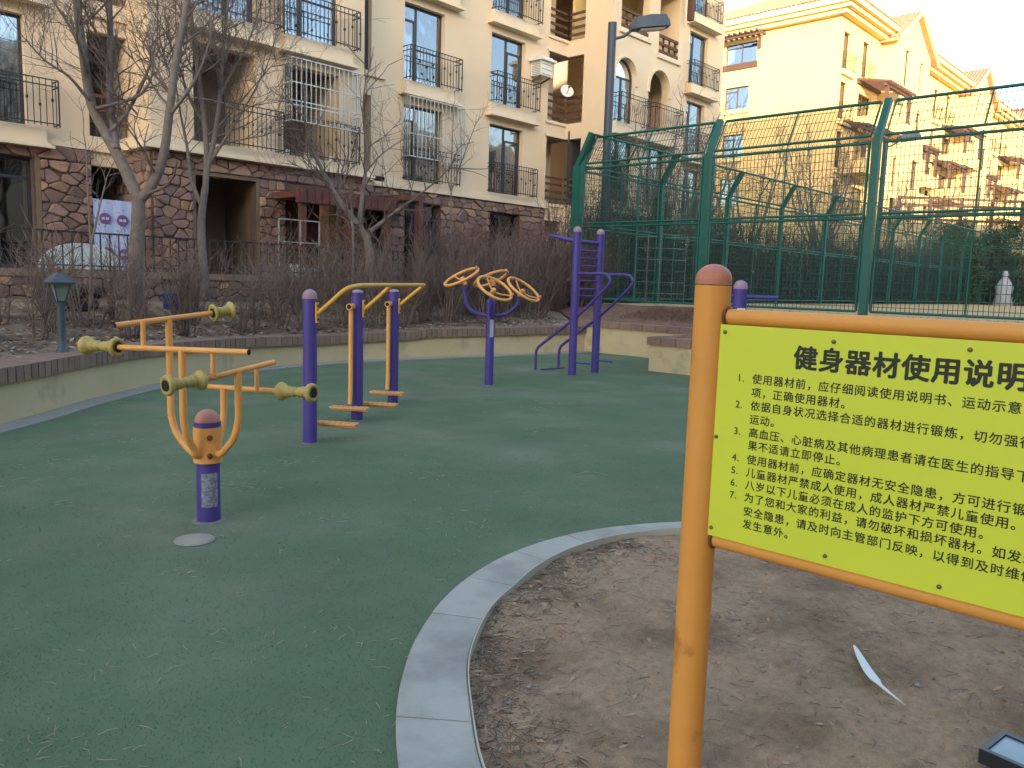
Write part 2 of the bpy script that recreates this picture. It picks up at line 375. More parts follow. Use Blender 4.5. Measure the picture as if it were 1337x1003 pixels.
# raised ground behind walls
b = MB(); rows = []
bk = offset2(wc, .36)
for i, p in enumerate(bk):
    q = Vector((p.x*1.02+.2, 14.9, 0)) if p.x < 14 else Vector((17, 14.9, 0))
    q.x = -8+ (i/(len(bk)-1))*25.5
    rows.append([(p.x+(q.x-p.x)*t, p.y+(q.y-p.y)*t, (wz(i)+.10)+(1.0-.50)*t+.05*(vn(p.x*2+t*9, t*7)-.5)*(0 if t in (0,1) else 1)) for t in (0,.15,.3,.45,.6,.75,.9,1)])
nn = len(rows[0]); b.add([v for r_ in rows for v in r_], [(i*nn+j,(i+1)*nn+j,(i+1)*nn+j+1,i*nn+j+1) for i in range(len(rows)-1) for j in range(nn-1)], True)
tag(b.build('garden_soil_ground', mGarden), kind='structure')
b = MB(); rows = []
for j in range(36):
    y = 15.0-j*.6; x0 = 14.62 if y > 8 else 12.45
    if y > 11.3: x0 = 14.4+(y-11.3)*.8
    z0 = .64 if y > 8 else .56
    if y > 11.3: z0 = .56+.44*(y-11.3)/3.7
    rows.append([(x0+(17.6-x0)*t, y, z0+(1.0-z0)*min(1,t*1.15)+.06*(vn(j*1.7, t*9)-.5)) for t in [k_/12 for k_ in range(13)]])
b.add([v for r_ in rows for v in r_], [(j*13+i, (j+1)*13+i, (j+1)*13+i+1, j*13+i+1) for j in range(35) for i in range(12)], True)
tag(b.build('mulch_ground', mMulch), kind='structure')
b = MB(); b.add([(17.3,-30,.99),(58,-30,.99),(58,13.9,.99),(17.3,13.9,.99)],[(0,1,2,3)])
tag(b.build('sports_court_ground', mCourt), kind='structure')
b = MB(); b.add([(-40,15.2,1.42),(140,15.2,1.42),(140,60,1.42),(-40,60,1.42)],[(0,1,2,3)]); b.add([(17.2,13.8,.97),(60,13.8,.97),(60,15.3,1.1),(17.2,15.3,1.0)],[(0,1,2,3)])
b.add([(58,-60,.98),(140,-60,.98),(140,15.2,1.0),(58,15.2,1.0)],[(0,1,2,3)])
tag(b.build('terrace_ground', mGarden), kind='structure')

# ------------------------------------------------------------------ apartment block
def wall_panel(b, x0, x1, z0, z1, y, th, ops, axis='y'):
    """front at y, thickness th to the back; ops = (x0,x1,z0,z1)"""
    xs = sorted(set([x0,x1]+[v for o in ops for v in o[:2] if x0 < v < x1]))
    zs = sorted(set([z0,z1]+[v for o in ops for v in o[2:4] if z0 < v < z1]))
    def is_open(i, j):
        if i < 0 or j < 0 or i >= len(xs)-1 or j >= len(zs)-1: return False
        cx, cz = (xs[i]+xs[i+1])/2, (zs[j]+zs[j+1])/2
        return any(o[0] < cx < o[1] and o[2] < cz < o[3] for o in ops)
    T = (lambda x,yy,z: (x,yy,z)) if axis == 'y' else (lambda x,yy,z: (yy,x,z))
    def q(pts, flip=False):
        pts = [T(*p) for p in pts]
        if (axis != 'y') != flip: pts = pts[::-1]
        b.add(pts, [(0,1,2,3)])
    for i in range(len(xs)-1):
        for j in range(len(zs)-1):
            a, c, d, e = xs[i], xs[i+1], zs[j], zs[j+1]
            if is_open(i, j):
                if not is_open(i-1,j): q([(a,y,d),(a,y+th,d),(a,y+th,e),(a,y,e)])
                if not is_open(i+1,j): q([(c,y,d),(c,y,e),(c,y+th,e),(c,y+th,d)])
                if not is_open(i,j-1): q([(a,y,d),(c,y,d),(c,y+th,d),(a,y+th,d)])
                if not is_open(i,j+1): q([(a,y,e),(a,y+th,e),(c,y+th,e),(c,y,e)])
            else:
                q([(a,y,d),(c,y,d),(c,y,e),(a,y,e)]); q([(a,y+th,d),(a,y+th,e),(c,y+th,e),(c,y+th,d)])
    q([(x0,y,z1),(x1,y,z1),(x1,y+th,z1),(x0,y+th,z1)]); q([(x0,y,z0),(x0,y+th,z0),(x1,y+th,z0),(x1,y,z0)])
    q([(x0,y,z0),(x0,y,z1),(x0,y+th,z1),(x0,y+th,z0)]); q([(x1,y,z0),(x1,y+th,z0),(x1,y+th,z1),(x1,y,z1)])

A = thing('apartment_building', (14, 19.3, 1.4), 'large beige apartment building with rubble stone ground floor and iron balconies', 'building')
FH = 2.87
def sill(k): return 4.45+FH*k
def head(k): return 6.65+FH*k
def window(par, x0, x1, z0, z1, y, split=.38, trans=.2, side='L', cur=.6, dark=False, axis='y', fr=mFrame, glass=None, simple=False):
    """frame set back from the wall face y; panes are sub-parts"""
    T = (lambda p: p) if axis == 'y' else (lambda p: (p[1], p[0], p[2]))
    def B(bb, a, c, y0, y1, d, e):
        if axis == 'y': bb.box(a,c,y0,y1,d,e)
        else: bb.box(y0,y1,a,c,d,e)
    yy = y+.16; b = MB(); t = .055
    B(b,x0,x0+t,yy,yy+.07,z0,z1); B(b,x1-t,x1,yy,yy+.07,z0,z1); B(b,x0+t,x1-t,yy,yy+.07,z1-t,z1); B(b,x0+t,x1-t,yy,yy+.07,z0,z0+t)
    xm = x0+(x1-x0)*split; zt = z1-(z1-z0)*trans
    B(b,xm-.03,xm+.03,yy+.002,yy+.068,z0+t,z1-t)
    if side in ('L','B'): B(b,x0+t,xm-.03,yy+.004,yy+.066,zt-.03,zt+.03)
    if side in ('R','B'): B(b,xm+.03,x1-t,yy+.004,yy+.066,zt-.03,zt+.03)
    if not simple:       # mid rail and sash of the opening light
        zr = z0+(z1-z0)*.45
        if side == 'L': B(b,xm+.03,x1-t,yy+.006,yy+.064,zr-.02,zr+.02); B(b,x0+t,x0+t+.05,yy-.012,yy+.05,z0+t,zt-.03); B(b,xm-.08,xm-.03,yy-.012,yy+.05,z0+t,zt-.03)
        else: B(b,x0+t,xm-.03,yy+.006,yy+.064,zr-.02,zr+.02); B(b,xm+.03,xm+.08,yy-.012,yy+.05,z0+t,zt-.03); B(b,x1-t-.05,x1-t,yy-.012,yy+.05,z0+t,zt-.03)
    f = b.build('window', fr, par)
    g = glass or (mGlassD if dark else mGlass)
    for a, c in ((x0+t, xm-.03), (xm+.03, x1-t)):
        bb = MB(); B(bb, a, c, yy+.03, yy+.04, z0+t, z1-t); bb.build('pane', g, f)
    if cur:
        bb = MB(); nfold = 14; a0, a1 = (xm, x1-t) if side == 'L' else (x0+t, xm)
        a1 = a0+(a1-a0)*(1 if cur >= .5 else cur*1.6); pts = []
        for i in range(nfold*2+1):
            xx = a0+(a1-a0)*i/(nfold*2); dy = .22+.03*(1 if i % 2 else -1)+.01*U(-1,1); pts.append((xx, dy))
        for i in range(len(pts)-1):
            q = [(pts[i][0],yy+pts[i][1],z0+.03),(pts[i+1][0],yy+pts[i+1][1],z0+.03),(pts[i+1][0],yy+pts[i+1][1],z1-.08),(pts[i][0],yy+pts[i][1],z1-.08)]
            bb.add([T(p) for p in q], [(0,1,2,3)])
        bb.build('curtain', mCurtain, f)
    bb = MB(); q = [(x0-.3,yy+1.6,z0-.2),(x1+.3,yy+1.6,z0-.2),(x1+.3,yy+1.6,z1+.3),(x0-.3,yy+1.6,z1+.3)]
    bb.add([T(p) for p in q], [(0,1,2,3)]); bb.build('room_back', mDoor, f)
    return f
def ledge(x0, x1, zt, y, dep=.16, par=None):     # apron slab under a window with a moulded lip
    b = MB(); b.box(x0,x1,y-dep,y+.01,zt-.34,zt-.02); b.box(x0-.06,x1+.06,y-dep-.06,y+.01,zt-.39,zt-.342); b.box(x0-.12,x1+.12,y-dep-.12,y+.01,zt-.45,zt-.392)
    b.build('window_ledge', mTrim, par or A)
def iron_rail(x0, x1, z0, y, ht=.95, proj=.32, par=None, axis='y', step=.115, bow=.0, mat=None):
    b = MB(); T = (lambda x,yy,z: Vector((x,yy,z))) if axis == 'y' else (lambda x,yy,z: Vector((yy,x,z)))
    yf = y-proj
    for zz in (z0+.06, z0+ht, z0+ht-.13):
        b.beam(T(x0,yf,zz),T(x1,yf,zz),.022,.022); b.beam(T(x0,yf,zz),T(x0,y,zz),.022,.022); b.beam(T(x1,yf,zz),T(x1,y,zz),.022,.022)
    nb = int((x1-x0)/step)
    for i in range(nb+1):
        xx = x0+(x1-x0)*i/nb; r_ = .008 if 0 < i < nb else .014
        if bow and 0 < i < nb:
            b.tube([T(xx,yf,z0+.06),T(xx,yf-bow,z0+.3),T(xx,yf,z0+ht*.8),T(xx,yf,z0+ht)], r_, 4, False)
        else: b.beam(T(xx,yf,z0),T(xx,yf,z0+ht),r_*1.8,r_*1.8)
        if i % 2 and not bow: b.obox(T(xx,yf,z0+.42+.12*((i//2)%2)), (.02,0,0),(0,.02,0),(0,0,.03))
    nb2 = max(2, int(proj/.12))
    for i in range(1, nb2):
        for xx in (x0, x1): b.beam(T(xx,yf+proj*i/nb2,z0),T(xx,yf+proj*i/nb2,z0+ht),.014,.014)
    b.build('balcony_railing', mat or mIron, par or A)

STONE_TOP = 4.15; TOP = 15.9
Y0, YT, YR, YB = 19.3, 18.2, 17.3, 21.3
walls = MB(); low = MB()
# S1 : left wing
s1 = [(3.9,5.64,sill(k),head(k)) for k in range(4)]+[(3.6,5.7,1.5,3.79)]
wall_panel(walls, -14, 6.86, STONE_TOP, TOP, Y0, .3, s1[:4]+[(-1.2,.5,sill(k),head(k)) for k in range(4)]); wall_panel(low, -14, 6.86, 1.3, STONE_TOP, Y0, .3, s1[4:])
walls.build('wall', mWall, A)
for k in range(4):
    window(A,3.9,5.64,sill(k),head(k),Y0,split=.45,side='L',cur=.6); window(A,-1.2,.5,sill(k),head(k),Y0)
    ledge(3.7,5.95,sill(k),Y0); iron_rail(3.75,6.15,sill(k)-.02,Y0,proj=.34)
window(A,3.6,5.7,1.5,3.79,Y0,split=.5,trans=.18,side='B',cur=0,dark=True,simple=True)
MB().box(5.74,5.83,Y0-.05,Y0+.05,1.45,3.85).build('door_trim', mInner, A)
MB().box(5.9,6.86,Y0-.05,Y0+.01,4.1,4.2).build('cornice', mTrim, A)
# S2 : stacked loggia between the wing and the tower
for k in range(-1, 5):
    zt = sill(k)-.04 if k >= 0 else 1.45
    if k >= 0:
        MB().box(6.86,7.73,Y0-.02,YB,zt-.32,zt).build('loggia_floor', mTrim, A)
        MB().box(6.86,7.73,Y0+.06,Y0+.3,zt-.62,zt-.32).build('lintel_beam', mWall, A)
    if k >= 0: 
        b = MB()
        for zz in (.35,.6,.9): b.beam((6.86,Y0+.1,zt+zz),(7.73,Y0+.1,zt+zz),.05,.07)
        for i in range(7): b.beam((6.9+i*.13,Y0+.1,zt),(6.9+i*.13,Y0+.1,zt+.9),.02,.02)
        b.build('balcony_railing', mTimber, A)
    MB().box(6.95,7.65,YB-.05,YB,zt,zt+2.1).build('loggia_door', mDoor, A)
MB().box(6.5,7.9,YB,YB+.2,1.3,TOP).build('loggia_back_wall', mInner, A)
MB().box(6.66,6.86,Y0+.3,YB,1.3,TOP).build('loggia_side_wall', mInner, A)
# S3 : tower
towf = MB()
top_ops = [(8.7,10.25,sill(k),head(k)) for k in range(4)]+[(11.0,12.6,sill(k),head(k)) for k in range(4)]+[(8.66,10.22,1.5,3.74),(11.0,12.5,1.5,3.6)]
wall_panel(towf, 7.73, 13.4, STONE_TOP, TOP, YT, .3, top_ops[:-2]); wall_panel(low, 7.73, 13.4, 1.3, STONE_TOP, YT, .3, top_ops[-2:])
towf.build('wall', mWall, A)
MB().box(7.73,8.03,YT+.3,YB,1.3,TOP).build('side_wall', mWall, A)
MB().box(13.1,13.4,YT+.3,YB,1.3,TOP).build('side_wall', mWall, A)
for k in range(4):
    z = sill(k)
    if k == 0:
        for xa, xb in ((8.7,10.25),(11.0,12.6)):      # open loggias: floor, back wall and door
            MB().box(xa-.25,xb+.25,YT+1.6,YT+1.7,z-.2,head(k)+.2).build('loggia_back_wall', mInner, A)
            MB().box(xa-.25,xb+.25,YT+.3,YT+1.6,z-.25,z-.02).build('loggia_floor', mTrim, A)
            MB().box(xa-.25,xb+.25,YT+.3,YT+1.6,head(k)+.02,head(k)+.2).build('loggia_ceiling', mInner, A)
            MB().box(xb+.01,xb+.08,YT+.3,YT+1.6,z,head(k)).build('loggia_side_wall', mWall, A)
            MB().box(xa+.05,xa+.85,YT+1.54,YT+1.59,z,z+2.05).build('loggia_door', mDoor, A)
    else:
        window(A,8.7,10.25,z,head(k),YT,side='R',split=.55); window(A,11.0,12.6,z,head(k),YT,side='L',split=.36)
        ledge(8.65,10.6,z,YT,.2)
    ledge(10.95,12.9,z,YT,.2) if k else None
    iron_rail(8.65,10.75,z-.02,YT,proj=.4); iron_rail(10.95,13.0,z-.02,YT,proj=.36, bow=0)
# stone-floor cap round the tower and first floor apron band
b = MB(); b.box(7.55,13.55,YT-.2,YT-.002,4.22,4.44); b.box(7.49,13.61,YT-.26,YT-.003,4.16,4.218); b.box(7.55,7.728,YT-.0015,Y0+.6,4.221,4.441); b.box(7.49,7.727,YT-.0025,Y0+.6,4.161,4.219)
b.build('cornice', mTrim, A)
# S4 : middle wall
s4 = [(13.75,14.45,sill(k),head(k)) for k in range(4)]+[(15.64,17.2,sill(k),head(k)) for k in range(4)]+[(19.24,20.86,sill(k),head(k)) for k in range(4)]+[(13.8,15.1,1.45,3.7)]+[(15.7,17.15,1.5,3.8),(19.3,20.8,1.5,3.8)]
mid = MB(); wall_panel(mid, 13.4, 22.1, STONE_TOP, TOP, Y0, .3, s4[:-3]); wall_panel(low, 13.4, 22.1, 1.3, STONE_TOP, Y0, .3, s4[-3:]); low.build('base_wall', mMortar, A); mid.build('wall', mWall, A)
for k in range(4):
    z = sill(k)
    if k == 0:
        MB().box(13.5,14.7,Y0+1.2,Y0+1.3,z-.2,head(k)+.2).build('loggia_back_wall', mInner, A)
    else: window(A,13.75,14.45,z,head(k),Y0,split=.5,side='R',cur=0)
    b = MB(); b.box(13.7,14.9,Y0-.08,Y0+.01,z-.16,z-.02); b.build('window_ledge', mTrim, A)
    window(A,15.64,17.2,z,head(k),Y0,split=.36,side='L',cur=.7); window(A,19.24,20.86,z,head(k),Y0,split=.52,side='R',cur=.7)
    if k: ledge(15.55,17.65,z,Y0,.18); ledge(19.15,21.3,z,Y0,.18)
    iron_rail(15.6,17.65,z-.02,Y0,proj=.34, bow=0); iron_rail(19.2,21.3,z-.02,Y0,proj=.34)
window(A,15.7,17.15,1.5,3.8,Y0,split=.4,trans=.2,side='R',cur=.6,dark=True); window(A,19.3,20.8,1.5,3.8,Y0,split=.45,side='R',cur=0,dark=True)
b = MB(); b.box(14.5,22.12,Y0-.08,Y0-.002,4.25,4.43); b.box(14.5,22.18,Y0-.14,Y0-.003,4.15,4.248); b.build('cornice', mTrim, A)
# S5 : corner loggia, opening on the front and on the return face
for k in range(-1, 5):
    z = sill(k) if k >= 0 else 1.45
    if k >= 0:
        b = MB(); b.box(22.1,23.1,Y0,Y0+.3,head(k-1)+.02 if k else 3.75,z-.1); b.build('spandrel_wall', mWall, A)
        MB().box(22.0,23.12,Y0-.06,Y0-.002,z-.2,z-.1).build('window_ledge', mTrim, A); MB().box(22.0,23.12,Y0-.06,Y0-.002,head(k)+.02,head(k)+.1).build('window_head_moulding', mTrim, A)
        b = MB()
        for zz in (.2,.45,.7,.92):
            b.beam((22.1,Y0+.08,z+zz-.1),(23.1,Y0+.08,z+zz-.1),.05,.08); b.beam((23.18,Y0,z+zz-.1),(23.18,18.55,z+zz-.1),.05,.08)
        b.build('balcony_railing', mTimber, A)
    MB().box(22.3,23.0,YB-.06,YB-.01,z,z+2.1).build('loggia_door', mCurtain if k==0 else mDoor, A)
MB().box(21.8,24.6,YB,YB+.2,1.3,TOP).build('loggia_back_wall', mInner, A)
# S6 : projecting block: its -X return face, then its front with arched openings
ret = MB(); wall_panel(ret, YR+.3, YB, 1.3, TOP, 23.1, .3, [(18.55,19.3+.9,z0,z1) for z0,z1 in [(sill(k)-.1,head(k)+.02) for k in range(4)]], axis='x')
ret.build('side_wall', mWall, A)
s6 = [(23.3,24.6,sill(k),head(k)) for k in (0,)]+[(25.4,26.7,sill(k),head(k)) for k in (0,)]
k1 = 1
arch = [(23.25,24.5,7.15,9.35),(25.35,26.65,7.15,9.35)]
loj = [(23.5,25.2,10.35,12.3),(25.85,27.2,10.0,12.3)]
blk = MB(); wall_panel(blk, 23.1, 27.5, 1.3, TOP, YR, .3, s6+arch+loj+[(24.0,25.4,13.1,15.2)]); blk.build('wall', mWall, A)
MB().box(27.2,27.5,YR+.3,Y0,1.3,TOP).build('side_wall', mWall, A)
MB().box(23.4,27.2,YR+2.0,YR+2.1,9.9,12.6).build('loggia_back_wall', mWallR, A)
MB().box(23.4,27.2,YR+.3,YR+2.0,9.75,9.95).build('loggia_floor', mTrim, A)
for (xa, xb, za, zb), gl in zip(arch, (True, False)):
    # arch fill in the two upper corners and a moulded surround
    xc, rr_ = (xa+xb)/2, (xb-xa)/2; zc = zb-rr_; N = 10
    b = MB()
    for sgn in (-1, 1):
        for i in range(N):
            t0, t1 = pi/2*i/N, pi/2*(i+1)/N
            p0 = (xc+sgn*rr_*cos(t0), zc+rr_*sin(t0)); p1 = (xc+sgn*rr_*cos(t1), zc+rr_*sin(t1)); xo = xc+sgn*rr_
            q = [(xo,YR+.004,p0[1]),(p0[0],YR+.004,p0[1]),(p1[0],YR+.004,p1[1]),(xo,YR+.004,p1[1])]
            b.add(q, [(0,1,2,3)]); b.add([(x_,YR+.29,z_) for x_,_,z_ in q], [(0,1,2,3)])
            b.add([(p0[0],YR+.004,p0[1]),(p1[0],YR+.004,p1[1]),(p1[0],YR+.29,p1[1]),(p0[0],YR+.29,p0[1])], [(0,1,2,3)])
    b.build('arch_corner', mWall, A)
    b = MB(); prev = None
    path = [Vector((xa-.06,YR-.02,zc-.2))]+[Vector((xc-(rr_+.06)*cos(pi*i/16),YR-.02,zc+(rr_+.06)*sin(pi*i/16))) for i in range(17)]+[Vector((xb+.06,YR-.02,zc-.2))]
    for p, q in zip(path[:-1], path[1:]): b.beam(p, q, .08, .11, (0,1,0))
    b.build('arch_moulding', mTrim, A)
    if gl:
        f = MB(); yy = YR+.16
        f.box(xa,xa+.06,yy,yy+.07,za,zc); f.box(xb-.06,xb,yy,yy+.07,za,zc); f.box(xc-.03,xc+.03,yy,yy+.07,za,zc-.03); f.box(xa,xb,yy+.002,yy+.068,zc-.03,zc+.03)
        pa = [Vector((xc-(rr_-.03)*cos(pi*i/16),yy+.035,zc+(rr_-.03)*sin(pi*i/16))) for i in range(17)]
        for p, q in zip(pa[:-1], pa[1:]): f.beam(p, q, .07, .06, (0,1,0))
        f = f.build('window', mFrame, A)
        for a_, c_ in ((xa+.06,xc-.03),(xc+.03,xb-.06)): MB().box(a_,c_,yy+.03,yy+.04,za,zc-.03).build('pane', mGlass, f)
        b = MB(); b.add([(p.x,yy+.035,p.z) for p in pa], [tuple(range(17))]); b.build('pane', mGlass, f)
        MB().box(xa-.1,xb+.1,yy+.3,yy+.32,za,zb).build('curtain', mCurtain, f)
    else:
        MB().box(xa-.3,xb+.3,YR+1.7,YR+1.8,za-.2,zb+.2).build('loggia_back_wall', mRed, A)
        MB().box(xa-.3,xb+.3,YR+.3,YR+1.7,za-.3,za-.02).build('loggia_floor', mTrim, A)
    ledge(xa-.1,xb+.45,za,YR,.2); iron_rail(xa-.05,xb+.5,za-.02,YR,proj=.38,bow=.07)
for xa, xb, za in ((23.5,25.2,10.35),(25.85,27.2,10.0)):
    b = MB()
    for zz in (.08,.35,.62): b.beam((xa,YR+.05,za+zz),(xb,YR+.05,za+zz),.06,.1)
    for i in range(int((xb-xa)/.4)+1): b.beam((xa+.05+i*.4,YR+.1,za),(xa+.05+i*.4,YR+.1,za+.65),.06,.06)
    b.build('timber_balustrade', mTimber, A)
    MB().box(xa-.1,xb+.1,YR-.08,YR-.002,za-.2,za-.06).build('window_ledge', mTrim, A)
b = MB()
b.beam((23.2,YR-.35,12.62),(27.9,YR-.35,12.62),.16,.2); b.beam((23.2,YR+.4,12.66),(27.4,YR+.4,12.66),.14,.2)
for i in range(12): b.beam((23.3+i*.4,YR-.7,12.78),(23.3+i*.4,YR+.29,12.78),.09,.12)
b.beam((27.35,YR-.35,11.4),(27.35,YR-.35,12.5),.2,.2); b.beam((25.5,YR-.2,11.9),(25.5,YR-.2,12.55),.16,.16)
b.build('pergola', mTimber, A)
window(A,23.3,24.6,sill(0),head(0),YR); window(A,25.4,26.7,sill(0),head(0),YR)
window(A,24.0,25.4,13.1,15.2,YR); iron_rail(23.95,25.8,13.08,YR)
ledge(23.2,24.9,sill(0),YR); ledge(25.3,27.0,sill(0),YR)
iron_rail(23.25,24.95,sill(0)-.02,YR); iron_rail(25.35,27.0,sill(0)-.02,YR)
# S7 : last bay
s7 = [(31.2,32.7,sill(k),head(k)) for k in range(4)]+[(28.3,29.6,sill(k),head(k)) for k in range(4)]
lst = MB(); wall_panel(lst, 27.5, 34.1, 1.3, TOP, Y0, .3, s7); lst.build('wall', mWall, A)
for k in range(4):
    window(A,31.2,32.7,sill(k),head(k),Y0,split=.35,side='L'); window(A,28.3,29.6,sill(k),head(k),Y0)
    ledge(31.0,33.1,sill(k),Y0,.3); iron_rail(31.05,33.2,sill(k)-.02,Y0,proj=.36)
MB().box(33.8,34.1,Y0+.3,31,1.3,TOP).build('side_wall', mWall, A)
MB().box(-14,34.1,30.7,31,1.3,TOP).build('rear_wall', mWall, A)
for xa, xb, ya in ((-14,6.7,Y0),(6.9,13.5,YT),(13.5,23.0,Y0),(23.05,27.55,YR),(27.6,34.1,Y0)):
    MB().box(xa-.3,xb+.3,ya-.5,31.4,TOP,TOP+.25).build('eaves', mTrim, A)
b = MB(); b.add([(-14.6,18.6,TOP+.26),(34.7,18.6,TOP+.26),(34.7,31.6,TOP+.26),(-14.6,31.6,TOP+.26),(-10,25,TOP+3),(30,25,TOP+3)],[(0,1,5,4),(1,2,5),(2,3,4,5),(3,0,4)])
b.build('roof', mRoof, A)
# security grilles
def grille(x0, x1, z0, z1, y, proj, step, rails):
    b = MB(); yf = y-proj
    nb = int((x1-x0)/step)
    for i in range(nb+1):
        xx = x0+(x1-x0)*i/nb; b.beam((xx,yf,z0),(xx,yf,z1),.02,.02)
    for zz in rails:
        for q0, q1 in (((x0,yf,zz),(x1,yf,zz)),((x1,yf,zz),(x1,y,zz)),((x0,yf,zz),(x0,y,zz))): b.beam(q0,q1,.026,.026)
    for i in range(1, 4):
        for xx in (x0, x1): b.beam((xx,yf+proj*i/4,z0),(xx,yf+proj*i/4,z1),.016,.016)
    for i in range(nb+1):
        xx = x0+(x1-x0)*i/nb; b.beam((xx,yf,z1),(xx,y,z1+.12),.016,.016)
    b.build('security_grille', mSteel, A)
grille(10.95,13.0,5.25,6.72,YT,.42,.135,(5.25,5.62,5.72,6.15,6.72))
grille(15.55,17.75,5.1,6.8,Y0,.4,.15,(5.1,5.75,6.8))
# pots and clutter on the first-floor loggia
bal = []
for i in range(9):
    x = 11.1+i*.21; b = MB(); r_ = U(.06,.1)
    b.lathe([(0,r_*.7),(.02,r_*.75),(r_*1.6,r_),(r_*1.7,r_*.95)], (x, YT+U(.0,.2), sill(0)), (0,0,1), 10)
    o = b.build('plant_pot', mWhite if i % 3 == 0 else mBrick, None, origin=(x, YT+.1, sill(0)))
    tag(o, 'small plant pot in the row on the balcony behind the steel security grille', 'plant pot', 'plant pots behind the tower grille')
# roughcast rubble stone base ------------------------------------------------
def stone_field(x0, x1, z0, z1, y, acc, axis='y', hmin=.16, hmax=.30, wmul=1.0):
    """rubble: cells round jittered seeds, cut back to leave recessed joints"""
    T = (lambda a_, yy, z: (a_,yy,z)) if axis == 'y' else (lambda a_, yy, z: (yy,a_,z))
    sx, sz = .33*wmul*(hmin+hmax)/.46, .215*(hmin+hmax)/.46
    nx, nz = max(1, round((x1-x0)/sx)), max(1, round((z1-z0)/sz)); sx, sz = (x1-x0)/nx, (z1-z0)/nz
    seeds = []
    for j in range(nz):
        for i in range(-1, nx+1):
            if rnd.random() < .10: continue
            seeds.append((x0+(i+.5+(.5 if j % 2 else 0)+U(-.38,.38))*sx, z0+(j+.5+U(-.36,.36))*sz))
    AN = 1.6
    for k_, (a_, c_) in enumerate(seeds):
        poly = [(x0,z0),(x1,z0),(x1,z1),(x0,z1)]
        for m_, (p_, q_) in enumerate(seeds):
            if m_ == k_ or abs(p_-a_) > 3*sx or abs(q_-c_) > 3.2*sz: continue
            nx_, nz_ = (p_-a_), (q_-c_)*AN*AN; mx_, mz_ = (a_+p_)/2, (c_+q_)/2
            out = []
            for e_ in range(len(poly)):
                A_, B_ = poly[e_], poly[(e_+1)%len(poly)]
                da = (A_[0]-mx_)*nx_+(A_[1]-mz_)*nz_; db_ = (B_[0]-mx_)*nx_+(B_[1]-mz_)*nz_
                if da <= 0: out.append(A_)
                if (da < 0 < db_) or (db_ < 0 < da): t_ = da/(da-db_); out.append((A_[0]+(B_[0]-A_[0])*t_, A_[1]+(B_[1]-A_[1])*t_))
            poly = out
            if len(poly) < 3: break
        if len(poly) < 3: continue
        ar = abs(sum(poly[e_][0]*poly[(e_+1)%len(poly)][1]-poly[(e_+1)%len(poly)][0]*poly[e_][1] for e_ in range(len(poly))))/2
        if ar < .006: continue
        pl = []                       # soften corners once
        for e_ in range(len(poly)):
            A_, B_ = poly[e_], poly[(e_+1)%len(poly)]
            if math.hypot(A_[0]-B_[0], A_[1]-B_[1]) < .02: pl.append(((A_[0]+B_[0])/2, (A_[1]+B_[1])/2)); continue
            pl.append((A_[0]*.84+B_[0]*.16, A_[1]*.84+B_[1]*.16)); pl.append((A_[0]*.16+B_[0]*.84, A_[1]*.16+B_[1]*.84))
        poly = pl; n = len(poly); cxp = sum(p[0] for p in poly)/n; czp = sum(p[1] for p in poly)/n
        R_ = sqrt(ar/pi); f1 = max(.6, 1-.008/R_); pr = U(.03,.085); ta, tb_ = U(-.12,.12), U(-.15,.15)
        g_ = lambda f_, dep: [T(cxp+(p[0]-cxp)*f_, y-dep-((p[0]-cxp)*ta+(p[1]-czp)*tb_)*(1 if dep > .02 else 0), czp+(p[1]-czp)*f_) for p in poly]
        vs = g_(f1, .002)+g_(f1*.97, pr*.72)+g_(f1*.80, pr)
        fs = [(i,(i+1)%n,n+(i+1)%n,n+i) for i in range(n)]+[(n+i,n+(i+1)%n,2*n+(i+1)%n,2*n+i) for i in range(n)]+[tuple(range(2*n,3*n))]
        if axis != 'y': fs = [f_[::-1] for f_ in fs]
        acc.append((vs, fs, ar, (cxp,y,czp), rnd.choices([0,1,2,3],[5,3,4,.6])[0]))
    mb_ = MB(); n_ = (x0,x1,y-.018,y+.003,z0,z1) if axis == 'y' else (y-.018,y+.003,x0,x1,z0,z1)
    mb_.box(*n_); beds.append(mb_)
beds = []
def emit_stones(acc, par, name, limit):
    def score(s): 
        c = s[3] if abs(s[0][0][1]-s[3][1]) < .2 else s[0][0]
        return s[2]/(sum((a-b_)**2 for a, b_ in zip(s[0][0], (0,0,1.5))))
    for mb_ in beds: mb_.build('mortar_bed', mMortar, par)
    beds.clear()
    acc.sort(key=score, reverse=True)
    for s in acc[:limit]:
        b = MB(); b.add(s[0], s[1]); b.build(name, mStones[s[4]], par)
    if acc[limit:]:
        b = MB()
        for s in acc[limit:]: b.cur = s[4]; b.add(s[0], s[1])
        o = b.build(name+'_infill', mStones, par); o['kind'] = 'stuff'
acc = []
ys = Y0-.004
stone_field(-9,3.6,1.35,3.79,ys,acc); stone_field(5.83,6.86,1.35,3.79,ys,acc,wmul=.8); stone_field(-9,6.86,3.8,4.1,ys,acc)
yt = YT-.004
stone_field(7.73,8.62,1.35,3.8,yt,acc,wmul=.75); stone_field(10.3,11.0,1.35,3.8,yt,acc,wmul=.7); stone_field(12.5,13.4,1.35,3.8,yt,acc,wmul=.75); stone_field(7.73,13.4,3.81,4.14,yt,acc)
stone_field(YT+.02,Y0+1.0,1.35,4.14,7.726,acc,axis='x')
stone_field(13.4,13.8,1.35,3.8,ys,acc,wmul=.7); stone_field(15.1,15.7,1.35,3.8,ys,acc,wmul=.8); MB().box(13.6,15.3,Y0+1.3,Y0+1.4,1.4,3.9).build('loggia_back_wall', mDoor, A); stone_field(17.15,19.3,1.35,3.8,ys,acc); stone_field(20.8,22.1,1.35,3.8,ys,acc); stone_field(13.4,22.1,3.81,4.14,ys,acc)
emit_stones(acc, A, 'stone', 300)
